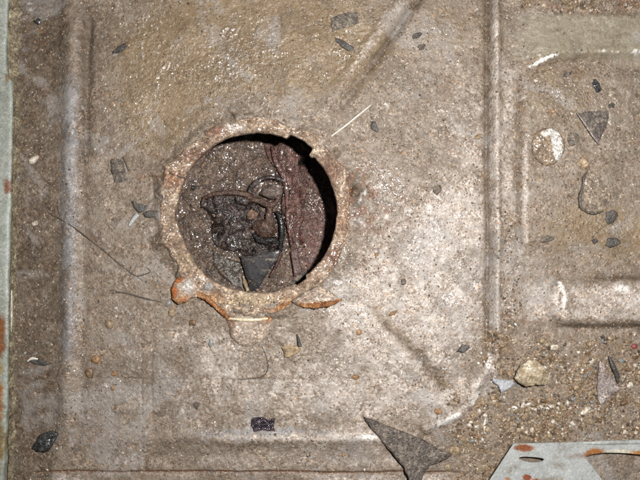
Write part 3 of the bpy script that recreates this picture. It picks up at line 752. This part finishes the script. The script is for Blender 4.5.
tag(lobe, 'smooth dull brown film tongue below the black rag in the hole', 'film')
shard = slab('plastic_shard', [(240, 256), (250, 257), (262, 253), (279, 250), (278.5, 258), (268, 272), (260, 287), (256, 291), (250, 290), (246, 276), (242, 264)],
             lambda x, y: pz(260, 268) + 11 + .06 * (x - 260) + .10 * (268 - y), 4, M_SHARDK, 64, 6, .5, 23, lump=.25)
tag(shard, 'smooth charcoal pointed plastic shard at the bottom of the hole', 'shard')
strap = slab('rubber_strap', [(265, 146), (268, 141), (279, 140), (285, 143), (296, 148), (304, 156), (309, 168), (308, 185), (305, 205), (303, 222), (305, 240), (301, 250), (292, 252), (288, 240), (286, 225), (282, 212), (284, 200), (281, 190), (276, 178), (272, 165), (268, 155)],
             lambda x, y: PD + .45 * (pz(x, y) - PD) + 6 + 9 * (fbm(np.array([x]), np.array([y]), 14, 111)[0] - .5) + 4 * math.exp(-((x - 283 - .04 * (y - 170)) / 5) ** 2) - 3.5 * math.exp(-((x - 297 - .02 * (y - 170)) / 4) ** 2), 7, M_STRAP, 150, 16, 2.2, 24, centre=(291, 195), lump=.9)
tag(strap, 'broad ragged maroon strap running down the right side of the hole', 'strap')
tube('frayed_edge', [(272, 146, pz(272, 146) + 9), (276, 162, pz(276, 162) + 11), (284, 178, pz(284, 178) + 11), (287, 200, pz(287, 200) + 11), (288, 222, pz(288, 222) + 10), (292, 246, pz(292, 246) + 8)], [2, 3, 3, 2.4, 2.2, 1.5], M_STRAP, 8, 60, .8, .6, parent=strap)
strip = slab('brown_strip', [(290, 251), (297, 250), (300, 262), (303, 273), (294, 276), (292, 264)], lambda x, y: pz(296, 262) + 11, 3, M_STRIP, 44, 5, .4, 25, lump=.25)
tag(strip, 'short flat reddish brown strip below the maroon strap in the hole', 'strip')
hook = empty('sludge_clump', 268, 205, PD, 'clump of brown greasy lumps and folds with modelled gap shade in the middle of the hole', 'sludge clump')
zc = pz(268, 205)
tube('gap_shade_fold', [(252, 199, zc + 6), (250, 191, zc + 8), (254, 184, zc + 9), (262, 179, zc + 10), (273, 177.5, zc + 11), (283, 181, zc + 10), (288, 190, zc + 9), (287, 200, zc + 8)], [2.2, 3.2, 3.0, 2.2, 2.2, 2.6, 2.4, 1.5], M_RAG, 10, 90, .8, .5, parent=hook)  # dark fold that also draws the shaded gap round the lump
rock('greasy_lump', 271, 191, 14, 9.5, 9, 8, M_LUMP, 31, 4, 14, .35, .16, z=zc + 5, parent=hook)
tube('brown_fold', [(243, 197, zc + 8), (251, 199, zc + 11), (260, 201, zc + 12), (269, 205, zc + 12), (276, 202, zc + 11), (280, 195, zc + 9)], [1.8, 3.2, 3.6, 3.6, 2.6, 1.4], M_FOLD, 10, 60, .8, .5, parent=hook)
tube('brown_fold', [(268, 204, zc + 10), (270, 211, zc + 11), (268, 218, zc + 11), (272, 224, zc + 10)], [2.4, 3.8, 3.4, 2.0], M_FOLD, 10, 40, .8, .5, parent=hook)
rock('greasy_lump', 266, 228.5, 14, 10, 9, -6, M_FOLD, 32, 4, 12, .3, .2, z=zc + 5, parent=hook)
tube('gap_shade_fold', [(253, 233, zc + 7), (258, 239, zc + 8), (266, 241.5, zc + 9), (274, 240, zc + 9), (278, 245, zc + 7)], [2.0, 3.8, 4.2, 3.6, 2.0], M_GAP_SHADE, 10, 50, .8, .5, parent=hook)  # solid black tube in place of the shade under the lump
tube('gap_shade_fold', [(276, 211, zc + 8), (280.5, 219, zc + 10), (282, 232, zc + 10), (280, 250, zc + 8), (276, 259, zc + 7)], [2.0, 3.4, 3.2, 2.8, 1.4], M_GAP_SHADE, 10, 50, .8, .5, parent=hook)  # solid black tube in place of the shaded gap beside the lumps
cl = rock('tan_clod', 252.5, 215, 7, 6, 5, 20, M_CLOD, 33, 3, 12, .4, .15, z=zc + 7); tag(cl, 'small tan clod stuck beside the black rag in the hole', 'clod')
s1 = tube('pale_stick', [(243, 276, pz(243, 276) + 8), (245, 283, pz(245, 283) + 8), (248, 291, pz(248, 291) + 8)], [1.4, 2.3, 2.0], M_TANFL, 8, 16, .7, .3); tag(s1, 'pale pinkish stick left of the charcoal shard tip', 'stick')
s2 = tube('dark_stick', [(270, 277, pz(270, 277) + 7), (276, 266, pz(276, 266) + 9), (281, 253, pz(281, 253) + 9)], [1.2, 2.0, 1.6], M_STRIP, 8, 16, .8, .3); tag(s2, 'thin dark reddish stick right of the charcoal shard', 'stick')
s3 = rock('mud_lump', 193, 188, 3.4, 3.4, 3, 0, M_BLACK, 35, 2, 16, .5, .05, z=pz(193, 188)); tag(s3, 'small black blob on the muddy left side of the hole', 'lump')
s4 = slab('grey_flake', [(296, 276), (306, 270), (309, 273), (300, 281), (291, 287), (288, 285)], lambda x, y: pz(298, 278) + 9, 2.5, M_GREYFL, 36, 4, .5, 36); tag(s4, 'small grey flake beside the lower right edge of the hole', 'flake')

# ------------------------------------------------------------------ debris on the sheet
def piece(name, outline, dz, thick, mat, label, cat, seed, tilt=(0, 0), n=56, rings=6, jag=.9, lump=.55):
    c = np.mean(outline, 0); z0 = hz(*c)
    o = slab(name, outline, lambda x, y: z0 + dz + tilt[0] * (x - c[0]) + tilt[1] * (y - c[1]), thick, mat, n, rings, jag, seed, lump=lump)
    return tag(o, label, cat)
# big triangular shard, tilted
piece('metal_shard', [(364, 416), (372, 419), (386, 425), (404, 431), (420, 438), (436, 447), (453, 455), (442, 462), (430, 466), (424, 474), (419, 492), (412, 486), (404, 468), (392, 453), (378, 437), (368, 425)],
      9.5, 6.0, M_SHARD, 'long dark grey triangular metal shard with its tip at the upper left', 'shard', 41, (.03, .07), 90, 12, .8, .9)
piece('paint_flake', [(331, 18), (345, 13), (358, 11.5), (358.5, 23), (350, 27), (333, 31), (331, 27)], 3.6, 2.4, M_GREYFL, 'flat rectangular grey brown flake at the top centre', 'flake', 42)
piece('dark_flake', [(335, 38), (341, 40), (350, 44), (354, 49), (350, 51), (343, 48), (337, 43)], 2.6, 2.2, M_DKFL, 'dark oblong flake below the flat rectangular flake', 'flake', 43)
piece('dark_flake', [(112, 51), (118, 46), (126, 43), (128, 47), (120, 52), (113, 53)], 2.6, 2.4, M_DKFL, 'dark narrow flake beside the top of the blue grey ridge', 'flake', 44)
piece('grey_flake', [(111, 160), (116, 157.5), (122, 161), (125, 170), (128, 180), (121, 183), (114, 182), (112, 172)], 3.0, 2.4, M_GREYFL, 'oblong grey flake lying left of the hole collar', 'flake', 45)
tk = tube('twig', [(123, 157, hz(123, 157) + 1.5), (126, 163, hz(126, 163) + 1.8), (129, 171, hz(129, 171) + 1.5)], .8, M_WIRE, 6, 12); tag(tk, 'short dark twig against the oblong grey flake', 'twig')
piece('dark_flake', [(132, 201), (137, 203), (144, 205), (148, 206), (145, 212), (139, 212), (134, 208)], 2.8, 2.2, M_DKFL, 'dark grey flake above the small grey plastic tip', 'flake', 46)
piece('dark_flake', [(143, 213), (150, 210), (158, 211), (157, 216), (150, 218), (144, 217)], 2.6, 2.2, M_DKFL, 'dark grey flake right of the small grey plastic tip', 'flake', 47)
tp = tube('plastic_tip', [(138, 214, hz(138, 214) + 2.2), (133, 220, hz(133, 220) + 2.0), (129, 226, hz(129, 226) + 1.6)], [2.4, 2.2, 1.4], M_TIP, 8, 12, .6); tag(tp, 'small grey plastic tip between two dark flakes left of the hole', 'plastic piece')
stw = tube('straw', [(331, 136.5, hz(331, 136) + 2.0), (345, 126, hz(345, 126) + 2.6), (358, 115.5, hz(358, 115) + 2.8), (371, 105, hz(371, 105) + 2.2)], [.7, .95, .95, .7], M_STRAW, 8, 24); tag(stw, 'straight pale straw lying above right of the hole', 'straw')
bl = rock('rubber_lump', 44, 442, 14.5, 9.5, 8, 28, M_BLACK, 51, 4, 10, .1, .17, sink=.3); tag(bl, 'glossy black rubber lump in the lower left channel', 'lump')
gc = piece('glassy_chip', [(252, 418), (262, 416.5), (268, 419), (276.5, 418), (274, 424), (275, 431), (264, 430), (254, 432), (251, 425)], 4.5, 4.0, M_GLASSY, 'glossy black glassy chip on the sheet below the hole', 'chip', 52, (.02, .06), 48, 6, .6, .9)
piece('rust_scale', [(282, 347), (288, 344), (296, 345), (302, 347.5), (298, 353), (290, 357), (284, 357.5), (283, 352)], 4.0, 3.0, M_TANFL, 'rolled tan rust scale below the right rusty tab', 'flake', 53, (.05, -.12))
sp = tube('grey_sliver', [(297, 334, hz(297, 334) + 2.5), (298.5, 340, hz(298, 340) + 3.5), (300, 347, hz(300, 347) + 4.5)], [.5, 1.5, 2.2], M_DKFL, 6, 12); tag(sp, 'dark grey sliver standing at the tan rust scale', 'sliver')
for k, (pts, lab) in enumerate([
        ([(262, 346), (266, 356), (268, 368), (263, 376), (252, 378.5), (238, 379.5)], 'thin curved wire under the centre tab of the collar'),
        ([(50, 214), (72, 226), (98, 246), (122, 266), (143, 281)], 'long thin dark wire crossing the left ridge'),
        ([(110, 290), (128, 294), (146, 299), (163, 302)], 'thin dark wire ending at the rusty lug'),
        ([(112, 293), (126, 293), (140, 297), (150, 299)], 'short thin wire beside the one ending at the rusty lug'),
        ([(126, 269), (136, 276), (150, 272), (146, 267)], 'small hooked wire left of the collar')]):
    o = tube('wire', [(x, y, hz(x, y) + .9) for x, y in pts], [.3, .55, .55, .3], M_WIRE, 6, 50); tag(o, lab, 'wire')
piece('white_edged_chip', [(28, 360), (36, 357), (46, 361), (53, 364), (44, 366), (34, 364)], 2.8, 2.2, M_DKFL, 'dark sliver with a pale edge in the left channel', 'chip', 54)
o = tube('pale_sliver', [(27, 361.5, hz(27, 361) + 2), (32, 358.5, hz(32, 358) + 2.6), (38, 359, hz(38, 359) + 2.6)], [.8, 1.6, .8], M_STRAW, 6, 10, .7); tag(o, 'pale sliver touching the dark one in the left channel', 'sliver')
# right-hand recess
dz0 = hz(548, 147)
disc = slab('round_plug', [(548 + 16.5 * math.cos(t), 146.5 + 19 * math.sin(t)) for t in np.linspace(0, 2 * math.pi, 48, endpoint=False)], lambda x, y: dz0 + 2.6 + 2.4 * (1 - min(1, math.hypot((x - 548) / 16.5, (y - 146.5) / 19)) ** 2), 4.5, M_DISC, 64, 10, .5, 61, lump=.35)
tag(disc, 'round dirty plug with white scraped paint in the right recess', 'plug')
tri = empty('triangular_plate', 595, 122, 0, 'small triangular rusty plate lying right of the round plug', 'plate')
zt = hz(594, 125)
slab('sheet', [(577, 113), (590, 111), (608, 111), (609, 118), (604, 131), (599, 144), (596, 140), (588, 129), (581, 120)], flat(zt + 3), 2.4, M_SHARD, 60, 6, .5, 62, parent=tri)
tube('bright_edge', [(577, 113, zt + 3), (585, 124, zt + 3.6), (593, 136, zt + 3.8), (599, 144, zt + 3.2)], [.5, 1.0, 1.1, .6], M_TRI, 6, 20, parent=tri)
flap = piece('peeled_film', [(587, 172), (590, 170), (598, 176), (604, 183), (611, 191), (612, 199), (607, 206), (600, 213), (590, 213), (583, 210), (580, 203), (581, 194), (583, 184)], 3.0, 2.0, M_FLAP, 'peeled brown film with a dark curled outline in the right recess', 'film', 63, (0, 0), 60, 7, .6, .4)
zf = hz(596, 195)
tube('curled_edge', [(588, 171, zf + 2.2), (584, 178, zf + 2.6), (583, 186, zf + 2.6), (580, 197, zf + 2.6), (581, 207, zf + 2.6), (587, 211.5, zf + 2.6), (594, 213, zf + 2.4), (603, 211, zf + 2.2)], [.7, 1.5, 1.1, 1.7, 1.4, 1.2, 1.9, .9], M_WIRE, 6, 60, 1, .7, parent=flap)
for k, (x, y, rx, ry, rot, mat, lab) in enumerate([
        (612, 242, 8, 5.5, -10, M_DKFL, 'dark slate coloured chip, lower of two in the right recess'),
        (611, 217, 6.5, 7, 20, M_DKFL, 'dark slate coloured chip under the peeled film'),
        (573, 139, 8, 7, 30, M_GREYFL, 'blue grey flat chip between round plug and triangular plate'),
        (597, 86, 4.2, 9.5, 25, M_BLACK, 'dark oily crumb above the triangular plate'),
        (567, 74, 5, 2.6, 30, M_DKFL, 'small dark crumb under the rolled sheet edge'),
        (612, 106, 3.6, 3, 0, M_DKFL, 'tiny dark crumb at the corner of the triangular plate'),
        (547, 239, 8, 3.6, 15, M_GREYFL, 'flat grey crumb in the middle of the right recess'),
        (595, 241, 3.6, 3, 0, M_DKFL, 'tiny dark crumb left of the lower slate chip'),
        (437, 189, 4.6, 7, -25, M_GREYFL, 'dark grey gritty lump between the hole and the long swage'),
        (463, 349, 6.5, 4.6, 30, M_DKFL, 'dark curled crumb left of the swage foot'),
        (404, 282, 3.5, 3.6, 0, M_GREYFL, 'grey spot of scale on the palest part of the sheet'),
        (374, 127, 4.4, 6, 20, M_DKFL, 'dark smudge of scale right of the pale straw'),
        (38, 22, 5, 4, 0, M_BLACK, 'small black crumb at the top of the left channel'),
        (197, 406, 4, 4.4, 0, M_GREYFL, 'small grey nugget left of the glassy chip'),
        (193, 323, 4.2, 3.4, 20, M_PEB['brown'], 'brown crumb below the rusty lug'),
        (211, 343, 3, 5, -15, M_PEB['grey'], 'narrow grey crumb left of the centre tab'),
        (168, 304, 4.4, 3.2, 30, M_PEB['grey'], 'grey nugget at the foot of the rusty lug'),
        (422, 47, 5, 4, 60, M_GREYFL, 'grey chip right of the diagonal groove'),
        (416, 36, 6, 2.6, 20, M_DKFL, 'dark sliver beside the diagonal groove'),
        ]):
    rr = np.random.default_rng(600 + k); m = 9
    an = np.sort(np.linspace(0, 2 * math.pi, m, endpoint=False) + rr.uniform(-.3, .3, m)); ra = rr.uniform(.62, 1.18, m)
    c_, s_ = math.cos(math.radians(rot)), math.sin(math.radians(rot))
    ol = [(x + rx * a * math.cos(t) * c_ + ry * a * math.sin(t) * s_, y - rx * a * math.cos(t) * s_ + ry * a * math.sin(t) * c_) for t, a in zip(an, ra)]
    nm = 'scale_chip' if mat in (M_DKFL, M_GREYFL) else 'crumb'
    z0 = hz(x, y); tl = rr.uniform(-.12, .12, 2)
    o = slab(nm, ol, lambda px, py: z0 + 1.9 + tl[0] * (px - x) + tl[1] * (py - y) + (1.2 * (1 - min(1, math.hypot((px - x) / rx, (py - y) / ry))) if nm == 'crumb' else 0), 2.4, mat, 40, 5, .5, 620 + k, lump=.5)
    tag(o, lab, 'chip' if mat in (M_DKFL, M_GREYFL) else 'crumb')
# big pieces in the gravel
zs = hz(532, 374)
st_ = slab('stone', [(514, 378), (517, 371), (521, 365), (529, 359), (536, 360), (543, 365), (549, 372), (552, 380), (546, 385.5), (536, 385), (526, 387), (518, 383)],
           lambda x, y: zs + min(13, 8 + .55 * (x - 514), 12 + .35 * (384 - y) - .1 * (x - 532), 6 + .5 * (y - 357) + .18 * (x - 530), 7 + .7 * (554 - x)), 9, M_STONE, 70, 14, .6, 71, lump=.9, edge=.3)
tag(st_, 'largest beige stone in the gravel above the grey bracket', 'stone')
piece('slate_chip', [(493, 378), (502, 379), (511, 380), (516, 384), (509, 389), (501, 393.5), (498, 386), (492, 381)], 6, 4.5, M_SLATE, 'pale blue grey angular chip left of the beige stone', 'chip', 72, (0, .05), 44, 5, .4, .4)
piece('triangular_chip', [(600, 361), (604, 363), (606, 371), (613, 379), (621, 389), (612, 396), (602, 406), (598, 400), (597, 385), (598, 372)], 5, 4, M_TRI, 'speckled grey triangular piece at the right of the gravel', 'chip', 73, (.0, -.05), 56, 6, .5, .5)
o = tube('grey_sliver', [(609, 356, hz(609, 356) + 3), (613, 366, hz(613, 366) + 5), (617, 375, hz(617, 375) + 4), (618, 383, hz(618, 383) + 3)], [1, 2.4, 2.6, 1.2], M_DKFL, 8, 24, .7, .2); tag(o, 'dark curved sliver over the speckled triangular piece', 'sliver')
o = rock('maroon_chip', 634.5, 346, 3.6, 3.2, 2.5, 0, M_MAROON, 74, 2, 12, .3, .05); tag(o, 'small maroon chip at the right edge above the gravel', 'chip')

# pebbles one can point at
NAMED = [(109, 324, 4.2, 3.8, 'tan', 'shiny golden pebble right of the blue grey ridge'),
         (34, 160, 6, 3.2, 'white', 'elongated pale pebble in the left channel'),
         (35, 223, 3, 2.6, 'white', 'small round whitish pebble in the left channel'),
         (96, 360, 6, 5, 'amber', 'amber clump beside the lower end of the blue ridge'),
         (90, 373, 4, 4.6, 'brown', 'brown crumb under the amber clump'),
         (114, 374, 3.2, 3, 'amber', 'small orange crumb right of the amber clump, upper one'),
         (113, 388, 2.8, 3, 'amber', 'small orange crumb right of the amber clump, lower one'),
         (127, 211, 2.6, 2.4, 'tan', 'small golden pebble left of the grey plastic tip'),
         (172, 312, 3.4, 4.6, 'tan', 'golden crumb hanging below the rusty lug'),
         (393, 313, 6, 2.4, 'amber', 'rust orange sliver on the pale sheet right of the tabs'),
         (359, 332, 3, 4, 'amber', 'reddish pebble above the rust flakes'),
         (356, 377, 5, 3, 'amber', 'reddish rust flake on the sheet below the tabs'),
         (343, 455, 3, 2.6, 'amber', 'yellow orange pebble near the bottom edge of the sheet'),
         (455, 451, 5, 5.5, 'tan', 'rounded beige pebble right of the long triangular shard'),
         (448, 467, 3.6, 3, 'tan', 'tan pebble below the rounded beige one'),
         (438, 411, 5, 4, 'amber', 'orange brown pebble above the white edge'),
         (554, 347, 4, 3, 'white', 'cream pebble above the beige stone'),
         (630, 385, 3.6, 3.2, 'white', 'cream pebble right of the speckled triangular piece'),
         (573, 424, 2.8, 2.8, 'white', 'bright white pebble above the bracket'),
         (586, 411, 5.5, 3, 'white', 'flat white pebble right of the white paint strip'),
         (569, 412, 3.4, 2.6, 'amber', 'orange pebble at the end of the white paint strip'),
         (591, 361, 3, 2.8, 'white', 'white pebble left of the dark curved sliver'),
         (482, 401, 5, 4, 'tan', 'tan pebble below the blue grey chip'),
         (553, 111, 3, 3, 'amber', 'yellow crumb above the round plug'),
         (583, 163, 4.5, 6, 'tan', 'golden crumb above the peeled film'),
         (376, 255, 3, 2, 'amber', 'tiny orange crumb on the pale sheet right of the hole'),
         (478, 137, 4, 3, 'tan', 'flat golden crumb beside the long swage')]
for k, (x, y, rx, ry, c, lab) in enumerate(NAMED):
    if c == 'amber': rx, ry = rx * .8, ry * .8
    o = rock('pebble', x, y, rx, ry, min(rx, ry) * .75, (k * 37) % 90 - 45 if k not in (1, 9) else (25 if k == 1 else 40), M_PEB[c], 300 + k, 3, 8, .0, .16, sink=.48)
    tag(o, lab, 'pebble')
# the bigger loose pebbles of the gravel strip: separate things that nothing tells apart
proto = {}
for c in ('tan', 'white', 'brown', 'grey'):
    for v in range(3):
        V, F = rock_verts(2, 400 + 10 * v + len(c), 7, .0, .14)
        proto[c, v] = mesh_np('pebble', V / 1000, F, M_PEB[c], smooth=False)
taken = [(531, 373, 20), (504, 385, 14), (608, 384, 18), (530, 407, 8)] + [(a[0], a[1], 8) for a in NAMED]
cnt = 0; tries = 0
while cnt < 80 and tries < 9000:
    tries += 1
    x, y = random.uniform(448, 640), random.uniform(330, 442)
    if gravel_mask(np.array([x]), np.array([y]))[0] < .55: continue
    if y > 436 and x > 500: continue
    r = random.uniform(1.6, 3.0)
    if any(math.hypot(x - a, y - b) < q + r for a, b, q in taken): continue
    taken.append((x, y, r))
    c = random.choices(('tan', 'white', 'brown', 'grey'), (50, 12, 25, 13))[0]
    o = link('pebble', proto[c, random.randrange(3)])
    z = hz(x, y)
    o.location = W(x, y, z + r * .35); o.scale = (r * random.uniform(.9, 1.25), r * random.uniform(.75, 1.0), r * .75)
    o.rotation_euler = (random.uniform(-.3, .3), random.uniform(-.3, .3), random.uniform(0, 6.28))
    tag(o, {'tan': 'small tan pebble loose in the gravel strip above the grey bracket', 'white': 'small whitish pebble loose in the gravel strip above the grey bracket',
            'brown': 'small dark brown pebble loose in the gravel strip above the bracket', 'grey': 'small grey pebble loose in the gravel strip above the bracket'}[c], 'pebble', c + ' pebbles of the gravel strip')
    cnt += 1

# ------------------------------------------------------------------ loose grit: nobody could count it
OV = np.array([(1, 0, 0), (-1, 0, 0), (0, 1, 0), (0, -1, 0), (0, 0, 1), (0, 0, -1)], float)
OF = np.array([(0, 2, 4), (2, 1, 4), (1, 3, 4), (3, 0, 4), (2, 0, 5), (1, 2, 5), (3, 1, 5), (0, 3, 5)])
IV, IF = ICO[1]
PAL = np.array([(.27, .20, .125), (.44, .38, .30), (.12, .082, .052), (.19, .175, .155), (.31, .235, .18), (.28, .17, .09), (.22, .16, .105), (.075, .058, .046), (.62, .57, .49)])
def grit(name, xs, ys, rad, pal_p, V0, F0, zfun, lift=.2, depthk=1.0):
    n = len(xs); m = len(V0)
    ang = rng.uniform(0, 6.283, n); c, s = np.cos(ang), np.sin(ang)
    sc = np.stack([rad * rng.uniform(.8, 1.35, n), rad * rng.uniform(.65, 1.05, n), rad * rng.uniform(.5, .95, n)], -1)
    Vv = V0[None] * (1 + rng.uniform(-.42, .42, (n, m, 3))) * sc[:, None]
    tx = rng.uniform(-.5, .5, n)
    z = Vv[..., 2] + Vv[..., 0] * tx[:, None]
    x = Vv[..., 0] * c[:, None] - Vv[..., 1] * s[:, None]; y = Vv[..., 0] * s[:, None] + Vv[..., 1] * c[:, None]
    zz = zfun(xs, ys)
    P = np.stack([((xs - 320)[:, None] + x) / 1000, ((240 - ys)[:, None] + y) / 1000, (zz[:, None] + rad[:, None] * lift + z) / 1000], -1).reshape(-1, 3)
    Fq = (F0[None] + (np.arange(n) * m)[:, None, None]).reshape(-1, 3)
    ci = rng.choice(len(PAL), n, p=np.array(pal_p) / sum(pal_p))
    colr = PAL[ci] * rng.uniform(.7, 1.25, (n, 1)); colr = np.repeat(colr, m, 0)
    o = link(name, mesh_np(name, P, Fq, M_GRIT, dict(col=colr), smooth=False)); o['kind'] = 'stuff'
    return o
def scatter(n, dens, x0=-10, x1=650, y0=-10, y1=490):
    xs = rng.uniform(x0, x1, n); ys = rng.uniform(y0, y1, n)
    keep = (rng.random(n) < dens(xs, ys)) & (np.hypot(xs - HX, ys - HY) > 87) & (xs > 10)
    return xs[keep], ys[keep]
xs, ys = scatter(90000, lambda x, y: .75 * gravel_mask(x, y), 440, 680, -20, 520)
grit('gravel', xs, ys, np.clip(rng.lognormal(math.log(.88), .40, len(xs)), .4, 2.2), (22, 7, 24, 9, 12, 4, 20, 10, 2.5), IV, IF, hf)
def dens(x, y):
    n = fbm(x, y, 30, 131)
    return np.clip((.16 + 1.3 * sst(.45, .72, n) * .6) * (1 - .8 * box(x, y, 530, 700, 19, 56, 4)) * (1 - .45 * blob(x, y, 235, 40, 110, 60)), 0, 1)
xs, ys = scatter(52000, dens)
grit('grit', xs, ys, np.clip(rng.lognormal(math.log(.62), .35, len(xs)), .35, 1.6), (16, 10, 22, 8, 16, 5, 16, 14, 3), OV, OF, lambda x, y: hf(x, y) * sst(84, 92, np.hypot(x - HX, y - HY)) + 3.2 * (1 - sst(90, 97, np.hypot(x - HX, y - HY))), .1)
a_ = rng.uniform(0, 6.283, 5200); r_ = 92 * np.sqrt(rng.random(5200))
xs = pcx + r_ * np.cos(a_) + 3; ys = pcy + r_ * np.sin(a_)
grit('mud_grit', xs, ys, np.clip(rng.lognormal(math.log(.9), .35, len(xs)), .5, 2.0), (4, .6, 28, 10, 14, 1, 18, 34, .4), OV, OF, lambda x, y: PD + pf(x, y), .1)

# dirt lying on top of the things in the hole
from mathutils.bvhtree import BVHTree
hv = []; hf_ = []
for o in list(bpy.data.objects):
    if o.type != 'MESH' or o.name.startswith(('floor', 'pit_', 'rim', 'gravel', 'grit', 'mud_grit', 'mounting', 'lug', 'rivet', 'weld', 'rusty', 'pad', 'torn')): continue
    loc = o.location
    if not o.data.vertices: continue
    c0 = o.data.vertices[0].co + loc
    if c0.z > -.03: continue
    b = len(hv)
    hv += [v.co + loc for v in o.data.vertices]
    hf_ += [[b + i for i in p.vertices] for p in o.data.polygons]
tree = BVHTree.FromPolygons(hv, hf_)
qx, qy, qz = [], [], []
for k in range(3200):
    a = random.uniform(0, 6.283); r = 88 * math.sqrt(random.random())
    x, y = pcx + r * math.cos(a), pcy + r * math.sin(a)
    if vn(np.array([x]), np.array([y]), 9, 141)[0] < .42: continue
    hit = tree.ray_cast(Vector(((x - 320) / 1000, (240 - y) / 1000, -.02)), Vector((0, 0, -1)))
    if hit[0] is None or hit[1].z < .25: continue
    qx.append(x); qy.append(y); qz.append(hit[0].z * 1000)
zq = np.array(qz)
grit('mud_crumbs', np.array(qx), np.array(qy), np.clip(rng.lognormal(math.log(.75), .4, len(qx)), .4, 1.9), (2, .3, 30, 6, 8, .6, 12, 46, .15), OV, OF, lambda x, y: zq, .1)
